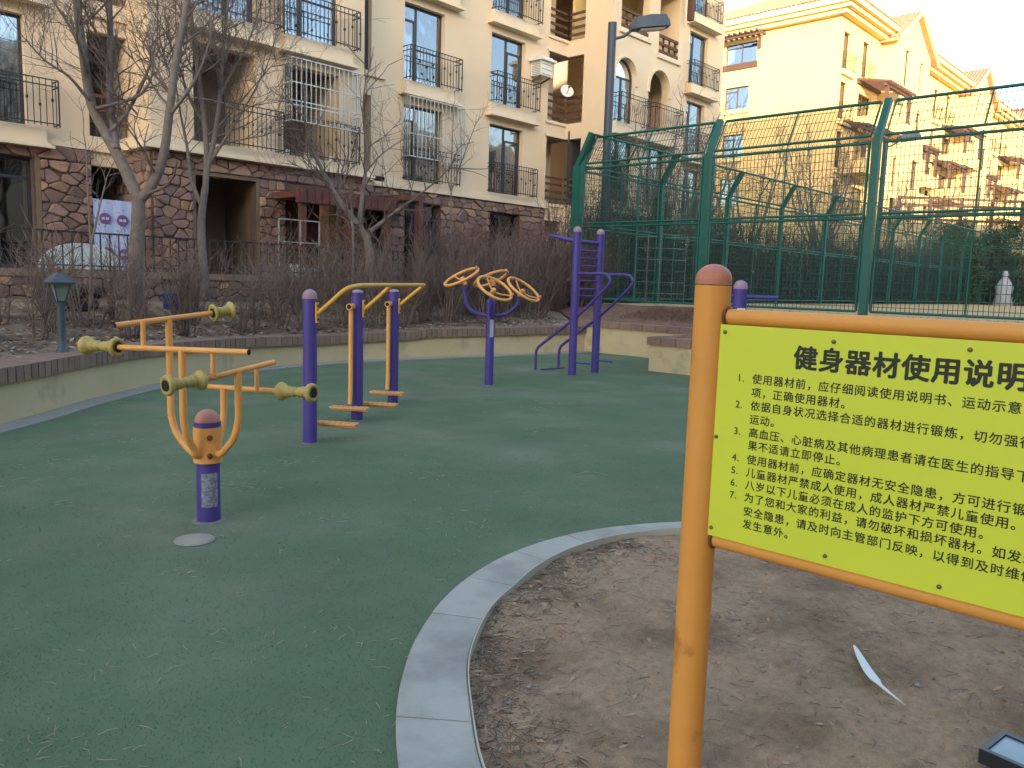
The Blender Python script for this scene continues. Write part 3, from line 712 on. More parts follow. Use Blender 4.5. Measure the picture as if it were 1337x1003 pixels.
b = MB(); b.box(8.62,8.7,YT-.03,YT+.02,1.4,3.72); b.box(10.22,10.3,YT-.03,YT+.02,1.4,3.72); b.box(8.62,10.3,YT-.032,YT+.02,3.72,3.8); b.build('door_trim', mInner, A)
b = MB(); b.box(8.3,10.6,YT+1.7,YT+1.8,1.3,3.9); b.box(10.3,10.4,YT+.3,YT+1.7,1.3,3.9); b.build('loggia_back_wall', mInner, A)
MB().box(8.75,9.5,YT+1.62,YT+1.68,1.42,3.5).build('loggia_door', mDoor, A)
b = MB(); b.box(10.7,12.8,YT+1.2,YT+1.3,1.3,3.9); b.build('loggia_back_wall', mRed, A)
# red timber porch on the tower's ground floor
pz = MB(); pz.box(10.6,13.3,YT-1.3,YT-.1,3.35,3.5); pz.box(10.5,13.4,YT-1.42,YT-1.3,3.2,3.55)
for i in range(14): pz.box(10.55+i*.205,10.7+i*.205,YT-1.44,YT-1.42,3.22,3.53)
pz.build('porch_roof', mRed, A)
for x in (10.7,12.0,13.2): MB().box(x-.07,x+.07,YT-1.35,YT-1.2,1.4,3.2).build('porch_post', mRed, A)
MB().box(12.07,13.13,YT-1.33,YT-1.22,1.4,2.2).build('porch_panel', mRed, A)
MB().box(14.6,15.4,Y0-1.3,Y0-.1,3.702,3.85).build('porch_roof', mRed, A); MB().box(15.2,15.35,Y0-1.3,Y0-1.15,1.4,3.7).build('porch_post', mRed, A)

# ------------------------------------------------------------------ second apartment building, sunlit
RBB = thing('apartment_building', (49.2, 20.2, 1.0), 'sunlit yellow apartment building with terracotta roofs and gables beyond the sports court', 'building')
XR, YF, RT = 49.2, 20.2, 17.7
end = MB(); eo = [(25.5,27.7,15.95,17.2),(25.9,27.6,13.1,14.5),(26.1,27.6,10.0,11.5),(26.2,27.6,7.0,8.7)]
wall_panel(end, YF, 33, .9, RT, XR, .3, eo, axis='x'); end.build('end_wall', mWallR, RBB)
for e in eo: window(RBB, e[0],e[1],e[2],e[3],XR,axis='x',split=.5,side='R',cur=.3,simple=True,fr=mTimber)
for e in eo[1:]: MB().box(XR-.15,XR+.01,e[0]-.1,e[1]+.1,e[2]-.3,e[2]-.1).build('window_ledge', mTrimR, RBB)
MB().box(XR-.1,XR+.02,25.4,27.8,15.55,15.93).build('timber_panel', mTimber, RBB)
b = MB()
b.beam((XR-.9,24.8,17.35),(XR-.9,28.5,17.35),.14,.18); b.beam((XR-.5,25.1,16.5),(XR-.5,25.1,17.3),.16,.16)
for i in range(10): b.beam((XR-1.3,25.0+i*.38,17.48),(XR+.0,25.0+i*.38,17.48),.1,.12)
b.build('pergola', mTimber, RBB)
PER = 17.7
roof = MB()
for u_ in range(4):
    x0 = 49.2+PER*u_; d0 = (x0+.3 if u_ == 0 else x0)
    fo = []; 
    for k in range(5):
        zz = 14.78-FH*k if k < 2 else 14.78-FH*k
        for xa in (.0,): fo.append((x0+.5,x0+1.55,zz,zz+2.15))
    fo += [(x0+3.6,x0+4.65,14.9,17.05)]+[(x0+3.4,x0+5.6,14.78-FH*k,14.78-FH*k+2.0) for k in (1,2,3)]
    bw = MB(); wall_panel(bw, d0, x0+PER, .9, RT, YF, .3, fo); bw.build('wall', mWallR, RBB)
    for f_ in fo: window(RBB, f_[0],f_[1],f_[2],f_[3],YF,split=.45,side='L',cur=.5,simple=True,fr=mTimber, glass=mGlassD)
    for k in range(5):
        zz = 14.78-FH*k; MB().box(x0+.25,x0+2.1,YF-.2,YF-.002,zz-.35,zz-.08).build('window_ledge', mTrimR, RBB)
        iron_rail(x0+.3,x0+2.0,zz-.06,YF,par=RBB,proj=.3,step=.2)
    iron_rail(x0+3.4,x0+5.0,14.84,YF,par=RBB,proj=.3,step=.2)
    # projecting gabled bay
    gx0, gx1, gy = x0+6.7, x0+13.7, YF-.9
    go = [(gx0+1.9,gx0+2.7,15.2,17.5),(gx0+4.9,gx0+5.6,15.4,17.3),(gx0+5.0,gx0+6.0,12.2,14.0),(gx0+1.2,gx0+2.0,8.6,10.5),(gx0+5.0,gx0+6.4,8.8,10.8),(gx0+1.2,gx0+2.3,5.6,7.9),(gx0+5.0,gx0+6.4,5.6,7.9)]
    bg_ = MB(); wall_panel(bg_, gx0, gx1, .9, 17.9, gy, .3, go)
    bg_.add([(gx0,gy,17.9),(gx1,gy,17.9),((gx0+gx1)/2-.2,gy,20.0),(gx0,gy+.3,17.9),(gx1,gy+.3,17.9),((gx0+gx1)/2-.2,gy+.3,20.0)],[(0,1,2),(5,4,3)])
    bg_.box(gx0,gx0+.3,gy+.3,YF-.003,.9,17.9); bg_.box(gx1-.3,gx1,gy+.3,YF-.003,.9,17.9)
    bg_.build('gable_wall', mWallR, RBB)
    for g_ in go:
        window(RBB, g_[0],g_[1],g_[2],g_[3],gy,split=.5,side='R',cur=0,simple=True,fr=mTimber,glass=mGlassD)
    xm_ = (gx0+gx1)/2-.2
    b = MB()          # gable roof: tiled planes with thickness and verge
    for (xa, za, xb, zb) in ((gx0-.5,17.7,xm_,20.2),(xm_,20.2,gx1+.5,17.7)):
        b.add([(xa,gy-.35,za),(xb,gy-.35,zb),(xb,31,zb),(xa,31,za),(xa,gy-.35,za-.2),(xb,gy-.35,zb-.2),(xb,31,zb-.2),(xa,31,za-.2)],[(0,1,2,3),(7,6,5,4),(0,4,5,1),(3,2,6,7),(0,3,7,4)])
    ntl = 46
    for i in range(ntl):
        yy = gy-.3+i*.25
        if yy > 27: break
        b.tube([(gx0-.52,yy,17.72),(xm_,yy,20.23),(gx1+.52,yy,17.72)], .06, 5, False)
    b.build('gable_roof', mRoof, RBB)
    b = MB(); b.beam((gx0-.5,gy-.38,17.6),(xm_,gy-.38,20.07),.12,.2,(0,1,0)); b.beam((xm_,gy-.38,20.07),(gx1+.5,gy-.38,17.6),.12,.2,(0,1,0)); b.build('verge', mTrimR, RBB)
    # eaves and tiled main roof
    ex0 = x0-.9 if u_ == 0 else x0-3.9; ex1 = gx0+.2
    b = MB(); b.box(ex0+.45,ex1,YF-.45,YF-.003,RT-.02,RT+.22); b.box(ex0+.2,ex1,YF-.75,YF+.02,RT+.222,RT+.45); b.box(ex0,ex1,YF-1.0,YF+.02,RT+.452,RT+.75); b.build('eaves_cornice', mTrimR, RBB)
    b = MB(); ht = 3.0
    b.add([(ex0,YF-1.05,RT+.78),(ex1,YF-1.05,RT+.78),(ex1,26.5,RT+.78+ht),(ex0+(6 if u_==0 else 0),26.5,RT+.78+ht),(ex0,34,RT+.78)],[(0,1,2,3)]+([(4,0,3)] if u_ == 0 else []))
    xx = ex0+.1
    while xx < ex1:
        ss = min(1, max(0,(xx-ex0)/6)) if u_ == 0 else 1
        b.tube([(xx,YF-1.08,RT+.8),(xx,YF-1.05+7.55*ss,RT+.8+ht*ss)], .07, 5, False); xx += .26
    if u_ == 0:
        yy = YF-1
        while yy < 33.5:
            ss = min(1,(yy-YF+1.05)/7.5, (34-yy)/7.5); b.tube([(ex0-.02,yy,RT+.8),(ex0+6*ss,yy,RT+.8+ht*ss)], .07, 5, False); yy += .26
    b.build('tiled_roof', mRoof, RBB)
    if u_ == 0:
        b = MB(); b.box(XR-.45,XR-.003,YF+.021,33,RT-.019,RT+.221); b.box(XR-.7,XR,YF+.021,33,RT+.223,RT+.451); b.box(XR-.9,XR,YF+.021,33,RT+.453,RT+.751); b.build('eaves_cornice', mTrimR, RBB)
    # timber pergola canopies over the balconies
    for (pa, pb, pz_, dy) in ((x0+3.0,x0+8.0,14.15,1.9),(x0+.9,x0+5.4,11.3,1.6),(x0+14.6,x0+17.4,11.9,1.1)):
        b = MB(); yb = YF
        b.beam((pa,yb-dy+.2,pz_),(pb,yb-dy+.2,pz_),.18,.22); b.beam((pa,yb-.1,pz_+.35),(pb,yb-.1,pz_+.35),.18,.22)
        nb = int((pb-pa)/.42)
        for i in range(nb+1): b.beam((pa+i*.42,yb-dy-.2,pz_+.1),(pa+i*.42,yb-.01,pz_+.5),.12,.12)
        for xx in (pa+.4, pb-.4): b.beam((xx,yb-dy+.2,pz_-2.4),(xx,yb-dy+.2,pz_-.1),.2,.2)
        b.build('pergola', mTimber, RBB)
        MB().box(pa+.2,pb-.2,yb-dy+.08,yb-.003,pz_-2.6,pz_-1.75).build('balcony_front', mWallR, RBB)
MB().box(49.5,120,32.7,33,.9,RT).build('rear_wall', mWallR, RBB)
# low terrace balustrade of brown timber in front of it
db = thing('timber_balustrade', (60, 15, 1), 'long brown timber terrace balustrade in front of the sunlit building', 'balustrade')
b = MB(); ba, bb2 = Vector((57.5,18.8,0)), Vector((76,.9,0))
for zz in (6.5, 7.0, 7.45, 7.9): b.beam((ba.x,ba.y,zz),(bb2.x,bb2.y,zz),.14,.16)
b.build('rail', mTimber, db); b = MB()
for i in range(13): p = ba.lerp(bb2, i/12); b.beam((p.x,p.y,6.2),(p.x,p.y,8.0),.2,.2)
b.build('baluster', mTimber, db)
b = MB(); d_ = (bb2-ba).normalized(); b.obox((ba+bb2)/2+Vector((.2,.2,3.6)), d_*13, Vector((d_.y,-d_.x,0))*.2, Vector((0,0,2.7))); b.build('terrace_wall', mRender, db)

# unseen blocks added behind the camera, sized to keep this yard in shade
nb1 = thing('shade_block', (-25, -14, 0), 'tall beige block added unseen behind the viewer to shade the yard', 'building')
b = MB(); wall_panel(b, -60, 4, 0, 21.5, -24, .4, []); b.box(-60,4,-23.5,-14,0,21.5); b.build('wall', mWall, nb1)
for k in range(6):
    for i in range(12): MB().box(-55+i*5,-53+i*5,-14,-13.94,1.5+3.2*k,3.6+3.2*k).build('window', mFrame, nb1)
nb2 = thing('shade_block', (30, -14, 0), 'lower beige block added unseen behind the viewer to shade lower storeys', 'building')
b = MB(); b.box(4.5,75,-24,-14,0,14.0); b.build('wall', mWall, nb2)
for k in range(4):
    for i in range(13): MB().box(7+i*5,9+i*5,-14,-13.94,1.5+3.2*k,3.6+3.2*k).build('window', mFrame, nb2)

# ------------------------------------------------------------------ garden wall with iron railing
gw = thing('garden_wall', (6, 15, .9), 'low rubble stone garden wall with pale cap below the apartment windows', 'wall')
MB().box(-10,14.5,15.05,15.3,.7,1.36).build('wall_core', mMortar, gw)
acc = []; stone_field(-6,14.4,.85,1.36,15.05,acc,hmin=.14,hmax=.24); emit_stones(acc, gw, 'stone', 160)
x = -9.9
while x < 14.3:
    wd = U(.7,.95); MB().box(x+.004,min(x+wd,14.5)-.004,14.96,15.4,1.362,1.48).build('cap_stone', M('cap_stone', srgb(140,122,108), .9, .15, 4, .3, 40), gw); x += wd
ir = thing('iron_railing', (6, 15.15, 1.48), 'black iron railing with upright bars on top of the garden wall', 'railing')
b = MB(); b.beam((-9,15.15,2.13),(14.4,15.15,2.13),.03,.03); b.beam((-9,15.15,1.56),(14.4,15.15,1.56),.025,.025); b.build('rail', mIron, ir)
bar0 = MB().beam((0,0,0),(0,0,.66),.02,.02).build('bar', mIron, ir, origin=(0,0,0)); first = True
x = 2.4
while x < 14.3:
    m4 = Matrix.Translation(Vector((x,15.15,1.48))-Vector(ir['_o']))
    if first: bar0.matrix_local = m4; first = False
    else: inst('bar', bar0, ir, m4)
    x += .155

# ------------------------------------------------------------------ exercise machines
def dome(b, p, r, n=16, h=None):
    h = h or r; b.lathe([(0,r)]+[(h*sin(a), r*cos(a)) for a in [pi/2*i/6 for i in range(1,7)]], p, (0,0,1), n)
def foot(par, p, r):
    MB().lathe([(0,r*1.2),(.005,r*1.16),(.008,r*.9)], (p[0],p[1],.001), (0,0,1), 14).build('base_plate', M('stained_concrete', srgb(118,118,112), .9, .25, 40, .3, 90), par)
def pole(par, p, r, z1, mat=mPur, cap=mMauve, name='post', n=20):
    MB().tube([(p[0],p[1],0),(p[0],p[1],z1)], r, n).build(name, mat, par)
    if cap: bb = MB(); bb.tube([(p[0],p[1],z1+.0005),(p[0],p[1],z1+.02)], r*1.04, n); dome(bb, (p[0],p[1],z1+.02), r*1.04); bb.build('post_cap', cap, par)
    foot(par, p, r)
# arm and back massage machine
P0 = gnd(273,680)
am = thing('massage_machine', P0, 'purple and yellow back massage machine with gold spool rollers, nearest at left', 'exercise machine')
MB().tube([P0,P0+Vector((0,0,.375))], .068, 24).build('post', mPur, am); foot(am, P0, .085)
b = MB(); b.tube([P0+Vector((0,0,.37)),P0+Vector((0,0,.585))], .083, 24); b.build('collar', mYel, am)
b = MB(); b.tube([P0+Vector((0,0,.586)),P0+Vector((0,0,.615))], .078, 24); b.build('collar_ring', mPur, am)
b = MB(); dome(b, P0+Vector((0,0,.616)), .074); b.build('post_cap', mPink, am)
b = MB()
tocam = Vector((-P0.x,-P0.y,0)).normalized()
for zz in (.42,.53): b.lathe([(0,.017),(.012,.016),(.014,.0)], P0+tocam*.08+Vector((0,0,zz))+rt*.012, tocam, 10)
b.build('bolt', mRust, am)
# paper label on the post facing the viewer
b = MB(); vs = []
a0 = math.atan2(tocam.y, tocam.x)
for i in range(9):
    a = a0-.72+1.44*i/8+.1
    vs += [(P0.x+.0692*cos(a),P0.y+.0692*sin(a),.10),(P0.x+.0692*cos(a),P0.y+.0692*sin(a),.31)]
b.add(vs, [(2*i,2*i+2,2*i+3,2*i+1) for i in range(8)], True); 
mLab = M('printed_label', srgb(150,154,166), .5, .3, 130, col2=srgb(112,116,132), c2scale=60, c2lo=.45, c2hi=.55)
b.build('printed_label', mLab, am)
bars = {'A': ((150,425,4.60),(277,409,5.12),(303,405,5.22),(218,416.5,4.885)), 'B': ((325,460,4.38),(155,453.5,4.75),(110,451,4.85),(237,457,4.56)),
        'C': ((358,473,4.82),(265,496,4.47),(215,504,4.28),(310,485,4.64)), 'D': ((265,504.5,5.05),(365,511,4.83),(410,513,4.73),(292,506,4.99))}
prof = [(.012,.026),(0,.044),(.003,.055),(.012,.059),(.024,.054),(.034,.038),(.046,.028),(.052,.036),(.062,.036),(.068,.025),(.08,.032),(.09,.032),(.096,.022),(.11,.022),(.116,.032),(.126,.032),(.134,.025),(.14,.036),(.15,.036),(.156,.028),(.168,.038),(.178,.054),(.19,.06),(.2,.056),(.205,.044),(.193,.026)]
frame_pts = {}
for kx in 'ABCD':
    e0, e1, e2, u0 = [at(*q) for q in bars[kx]]
    MB().tube([e0, e1], .0165, 14).build('roller_bar', mYel, am)
    d = (e2-e1).normalized(); L_ = (e2-e1).length
    if kx == 'C': d = (e2-e1).normalized()
    rb = MB().lathe([(h*L_/.205, r_*.98) for h, r_ in prof], e1, d, 20).build('roller', mGold, am)
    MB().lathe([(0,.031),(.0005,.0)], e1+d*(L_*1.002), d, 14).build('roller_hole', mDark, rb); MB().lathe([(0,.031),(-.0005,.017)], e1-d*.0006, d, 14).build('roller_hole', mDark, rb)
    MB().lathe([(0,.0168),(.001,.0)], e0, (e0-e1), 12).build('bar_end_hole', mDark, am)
    frame_pts[kx] = (e0, e1)
    top = e0.lerp(e1, max(0,min(1,((u0-e0).dot(e1-e0))/((e1-e0).length_squared)))); h = Vector((top.x-P0.x, top.y-P0.y, 0)); hl = h.length; h.normalize()
    zb = .40 if kx in 'AD' else .425
    path = [P0+h*.07+Vector((0,0,zb)), P0+h*.11+Vector((0,0,zb+.005)), P0+h*(hl*.62)+Vector((0,0,zb+.05)), P0+h*(hl*.88)+Vector((0,0,zb+.13)), P0+h*hl+Vector((0,0,zb+.24))]
    path = smooth_curve(path, 5)+[Vector((top.x,top.y,top.z))]
    MB().tube(path, .021, 14).build('upright_tube', mYel, am)
for s_, t_, px in (('A','B',187),('B','C',278),('C','D',335)):
    def pxat(k_, px):
        e0, e1 = frame_pts[k_]; best = min([(abs((lambda v: CX+F*v.dot(CXv)/v.dot(CZ))(e0.lerp(e1,t/100)-Vector((0,0,EYE)))-px), t) for t in range(101)])
        return e0.lerp(e1, best[1]/100)
    a, c = pxat(s_, px), pxat(t_, px); c = Vector((a.x*.5+c.x*.5, a.y*.5+c.y*.5, c.z)); a = Vector((c.x,c.y,a.z))
    MB().tube([a, c], .014, 10).build('link_tube', mYel, am)

# leg swing machine: three posts, handrail, four swinging footplates
LP = [Vector((4.0,6.21,0)), Vector((5.03,6.92,0)), Vector((6.05,7.60,0))]
ud = (LP[2]-LP[0]).normalized(); vd = Vector((ud.y,-ud.x,0))
ls = thing('leg_swing_machine', LP[1], 'purple three post walking machine with yellow handrail and swinging footplates', 'exercise machine')
pole(ls, LP[0], .062, 1.30)
for p in LP[1:]:
    MB().tube([p, p+Vector((0,0,1.345))], .062, 20).build('post', mPur, ls); foot(ls, p, .062)
    b = MB(); dome(b, p+Vector((0,0,1.346)), .06, h=.03); b.build('post_cap', mMauve, ls)
Z = lambda v, z: Vector((v.x, v.y, z))
def bracket(p): 
    MB().obox(Z(p+vd*.068, 1.18), ud*.03, vd*.006, Vector((0,0,.09))).build('bracket', mHand, ls)
for p in LP: bracket(p)
hr = smooth_curve([Z(LP[0]+vd*.07,1.17), Z(LP[0]+vd*.2,1.28), Z(LP[0]+vd*.32,1.385), Z(LP[0]+vd*.37+ud*.12,1.42), Z(LP[0]+vd*.36+ud*.5,1.43), Z(LP[2]+vd*.36-ud*.5,1.435), Z(LP[2]+vd*.36-ud*.04,1.435), Z(LP[2]+vd*.34+ud*.02,1.42), Z(LP[2]+vd*.2,1.3), Z(LP[2]+vd*.07,1.19)], 5)
MB().tube(hr, .021, 12).build('handrail', mHand, ls)
MB().tube([Z(LP[1]+vd*.07,1.17), Z(LP[1]+vd*.22,1.30), Z(LP[1]+vd*.36,1.43)], .021, 12).build('handrail_strut', mHand, ls)
b = MB()
for p in LP:
    for zz in (1.12,1.24): b.lathe([(0,.013),(.01,.012),(.012,0)], Z(p+vd*.075, zz), vd, 8)
b.build('bolt', mRust, ls)
for p, sgn in ((LP[0],1),(LP[1],-1),(LP[1],1),(LP[2],-1)):
    a = p+ud*sgn*.115-vd*.03
    hub = MB().tube([Z(p+ud*sgn*.05-vd*.03,1.2), Z(p+ud*sgn*.17-vd*.03,1.2)], .033, 14).build('pivot_hub', mYel, ls)
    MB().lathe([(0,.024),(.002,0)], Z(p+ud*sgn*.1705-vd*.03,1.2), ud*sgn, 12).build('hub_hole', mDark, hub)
    MB().tube([Z(a,1.17), Z(a,.30), Z(a+ud*sgn*.02,.19)], .024, 10).build('swing_bar', mYel, ls)
    c = Z(a+ud*sgn*.06+vd*(.21 if sgn > 0 else .01),.16)
    MB().obox(c, vd*.2, ud*.055, Vector((0,0,.008))).obox(c-Vector((0,0,.02)), vd*.19, ud*.012, Vector((0,0,.012))).build('footplate', mYel, ls)
    b = MB()
    for i in range(7): b.obox(c+vd*(-.165+i*.055)+Vector((0,0,.0105)), vd*.012, ud*.05, Vector((0,0,.0025)))
    b.build('footplate_grip', M('worn_footplate', srgb(196,160,120), .7, .2, 9), ls)

# shoulder wheel machine
WP = gnd(638,503); dW = WP.dot(fw)
wm = thing('shoulder_wheel_machine', WP, 'purple post with four yellow orange hand wheels in front of the long low wall', 'exercise machine')
MB().tube([WP, WP+Vector((0,0,1.2))], .063, 20).build('post', mPur, wm); foot(wm, WP, .075)
b = MB(); dome(b, WP+Vector((0,0,1.2)), .063); b.build('post_cap', mPur, wm)
tcw = Vector((-WP.x,-WP.y,0)).normalized(); sw = (rt*.5+tcw*.85).normalized()
b = MB(); b.obox(WP+(rt*.022+tcw*.061)+Vector((0,0,.83)), (rt*.8-tcw*.3).normalized()*.028, tcw*.003, Vector((0,0,.125))); b.build('printed_label', M('white_label', srgb(172,170,178), .5, .12, 60), wm)
wl = [((602.5,361.5,dW-.05),(-.42,-.25,.86)), ((641,364,dW+.32),(-.38,.25,.88)), ((646,376.5,dW-.36),(.44,-.42,.8)), ((683.5,378,dW+.02),(.52,-.32,.8))]
for (q, nn_) in wl:
    c = at(*q); nrm = (rt*nn_[0]+fw*nn_[1]+up*nn_[2]).normalized(); R_ = .262
    wh = MB().torus(c, nrm, R_, .021, 36, 8).build('hand_wheel', mYel, wm)
    a = nrm.orthogonal().normalized(); bb_ = nrm.cross(a)
    b = MB()
    for i in range(3):
        t = 2*pi*i/3+.5; e = (a*cos(t)+bb_*sin(t)); b.tube([c-nrm*.06, c-nrm*.045+e*R_*.5, c+e*R_], .011, 8)
    b.build('spoke', mYel, wh)
    MB().lathe([(-.1,.034),(.0,.034),(.012,.028)], c-nrm*.02, nrm, 14).build('hub', mYel, wh)
    t = rt*.9-up*.3; t = (t-nrm*t.dot(nrm)).normalized()
    MB().lathe([(0,.016),(.05,.02),(.07,.012)], c+t*R_, nrm, 10).build('grip_knob', mPink, wh)
    base = WP+Vector((0,0,1.02)); cc_ = c-nrm*.11
    h = Vector((cc_.x-base.x, cc_.y-base.y, 0))
    pth = smooth_curve([base, base+h*.18+Vector((0,0,-.005)), base+h*.55+Vector((0,0,.02)), base+h*.9+Vector((0,0,.14)), Vector((cc_.x,cc_.y,max(cc_.z-.06,1.2))), cc_+nrm*.02], 4)
    MB().tube(pth, .027, 12).build('curved_arm', mPur, wm)

# climbing ladder with parallel rails
LA, LB = Vector((10.37,8.32,0)), Vector((10.99,8.32,0))
lm = thing('climbing_ladder', LA, 'tall purple climbing ladder with two sloping dip rails beside the wall corner', 'exercise machine')
for p in (LA, LB): pole(lm, p, .066, 2.34)
for z in (2.05,1.925,1.80,1.675,1.555,1.42,1.305): MB().tube([(LA.x,LA.y,z),(LB.x,LB.y,z)], .017, 8).build('rung', mPur, lm)
MB().tube([(LA.x,LA.y,2.19),(LB.x,LB.y,2.19)], .032, 12).build('top_bar', mPur, lm)
e = at(716,307,LA.dot(fw)+.1)
MB().tube([Vector((LA.x,LA.y,2.19)), Vector((LA.x,LA.y,2.19)).lerp(e,.6), Vector((LA.x,LA.y,2.19)).lerp(e,.95), e], [.036,.034,.018,.012], 12).build('side_handle', mPur, lm)
for p in (LA, LB):
    x = p.x
    pts = [Vector((x,p.y,1.675)), Vector((x,p.y-.4,1.675)), Vector((x,7.78,1.675)), Vector((x,7.67,1.65)), Vector((x,7.62,1.56)), Vector((x,7.68,1.47)), Vector((x,7.95,1.23)), Vector((x,8.32,.93)), Vector((x,8.95,.50)), Vector((x,9.1,.38)), Vector((x,9.13,.25)), Vector((x,9.13,0))]
    pp = smooth_curve(pts, 3)
    MB().tube(pp, .024, 12).build('dip_rail', mPur if p is LA else mPur, lm)
    foot(lm, (x,9.13), .035)
    b = MB(); b.tube([(x,p.y-.05,.22),(x,p.y-.36,.22)], .014, 8); b.build('foot_peg', mPur, lm)
b = MB(); b.tube([(LA.x,9.0,.03),(LB.x,9.0,.03)], .015, 8); b.build('ground_bar', mPurF, lm)
# waist twister post behind the board
TP = Vector((9.2,4.78,0))
tw = thing('waist_twister', TP, 'short purple post with a crossbar handle just above the notice board', 'exercise machine')
pole(tw, TP, .085, 1.50); MB().tube([TP+rt*-.28+Vector((0,0,1.405)), TP+rt*.47+Vector((0,0,1.405))], .024, 12).build('crossbar', mPur, tw)
b = MB(); b.obox(TP-fw*.086+Vector((0,0,1.2)), rt*.05, fw*.002, Vector((0,0,.07))); b.build('printed_label', mWhite, tw)

# ------------------------------------------------------------------ notice board
XB, YPOST = 1.99, 1.115
nbd = thing('notice_board', (XB, YPOST, -.02), 'bright yellow green notice board with black Chinese text on orange posts', 'notice board')
UB = lambda u_, z, dx=0: Vector((XB-.03+dx, 1.14-u_, z))
for yy, nm in ((YPOST,'p'),(YPOST-1.05,'q')):
    pb = MB().tube([(XB,yy,-.1),(XB,yy,1.508)], .0485, 40).build('post', mPost, nbd)
    b = MB(); b.tube([(XB,yy,1.51),(XB,yy,1.524)], .049, 40); dome(b, (XB,yy,1.524), .049, 40, .042); b.build('post_cap', M('orange_pink_cap', srgb(186,116,92), .55, .14, 30), nbd)
for zz, nm in ((1.425,'t'),(.805,'b')):
    MB().tube([(XB,YPOST-.045,zz),(XB,YPOST-1.005,zz)], .0215, 20).build('rail', mPost, nbd)
for zz in (1.425,.805): MB().torus((XB,YPOST-.05,zz), (0,1,0), .0235, .005, 20, 6).build('rusty_weld', mRust, nbd)
board = MB().box(XB-.028,XB-.024,YPOST-.999,YPOST-.045,.822,1.405).build('board_panel', mBoard, nbd)
b = MB()
for u_, z in ((.085,1.385),(.376,1.38),(.673,1.384),(.95,1.384),(.078,1.1),(.08,.845),(.397,.846),(.659,.842),(.93,.845)):
    b.lathe([(0,.0055),(.003,.005),(.004,0)], UB(u_, z, .001), (-1,0,0), 10)
b.build('screw', M('screw_steel', srgb(120,100,60), .5, .2, 20), nbd)
def text_obj(body, u_, z, size, pitch, name, bold=0):
    """each character is a piece of its own on the board; heavy ones are thickened by stacked shifted copies"""
    for i, ch in enumerate(body):
        if ch == ' ': continue
        c = bpy.data.curves.new('t', 'FONT'); c.body = ch; c.size = size*1.12; c.resolution_u = 2
        o = bpy.data.objects.new('t', c); scene.collection.objects.link(o)
        bpy.context.view_layer.update()
        me = bpy.data.meshes.new_from_object(o.evaluated_get(bpy.context.evaluated_depsgraph_get()))
        b = MB(); sh = [(0,0)]+([(bold*cos(k_*pi/3), bold*sin(k_*pi/3)) for k_ in range(6)] if bold else [])
        for k_, (sx, sz) in enumerate(sh):
            b.add([(XB-.0285-.00003*k_, 1.14-(u_+i*pitch+v.co.x+sx), z+v.co.y+sz) for v in me.vertices], [tuple(p.vertices) for p in me.polygons])
        bpy.data.objects.remove(o); bpy.data.curves.remove(c); bpy.data.meshes.remove(me)
        b.build(name, mInk, board)
text_obj('健身器材使用说明', .278, 1.311, .0555, .0643, 'title_character', .0021)
rows_ = [(1.258,'1.','使用器材前，应仔细阅读使用说明书、运动示意'),(1.222,'','项，正确使用器材。'),(1.187,'2.','依据自身状况选择合适的器材进行锻炼，切勿强行'),(1.151,'','运动。'),
 (1.115,'3.','高血压、心脏病及其他病理患者请在医生的指导下'),(1.081,'','果不适请立即停止。'),(1.043,'4.','使用器材前，应确定器材无安全隐患，方可进行锻炼'),(1.008,'5.','儿童器材严禁成人使用，成人器材严禁儿童使用。'),
 (.974,'6.','八岁以下儿童必须在成人的监护下方可使用。'),(.940,'7.','为了您和大家的利益，请勿破坏和损坏器材。如发现'),(.902,'','安全隐患，请及时向主管部门反映，以得到及时维修'),(.867,'','发生意外。')]
for z, num, body in rows_:
    if num:
        text_obj(num[0], .128, z, .024, .013, 'numeral', .0003); text_obj('.', .143, z, .024, .013, 'numeral', .0003)
    text_obj(body, .171, z, .0245, .0292, 'character', .00045)

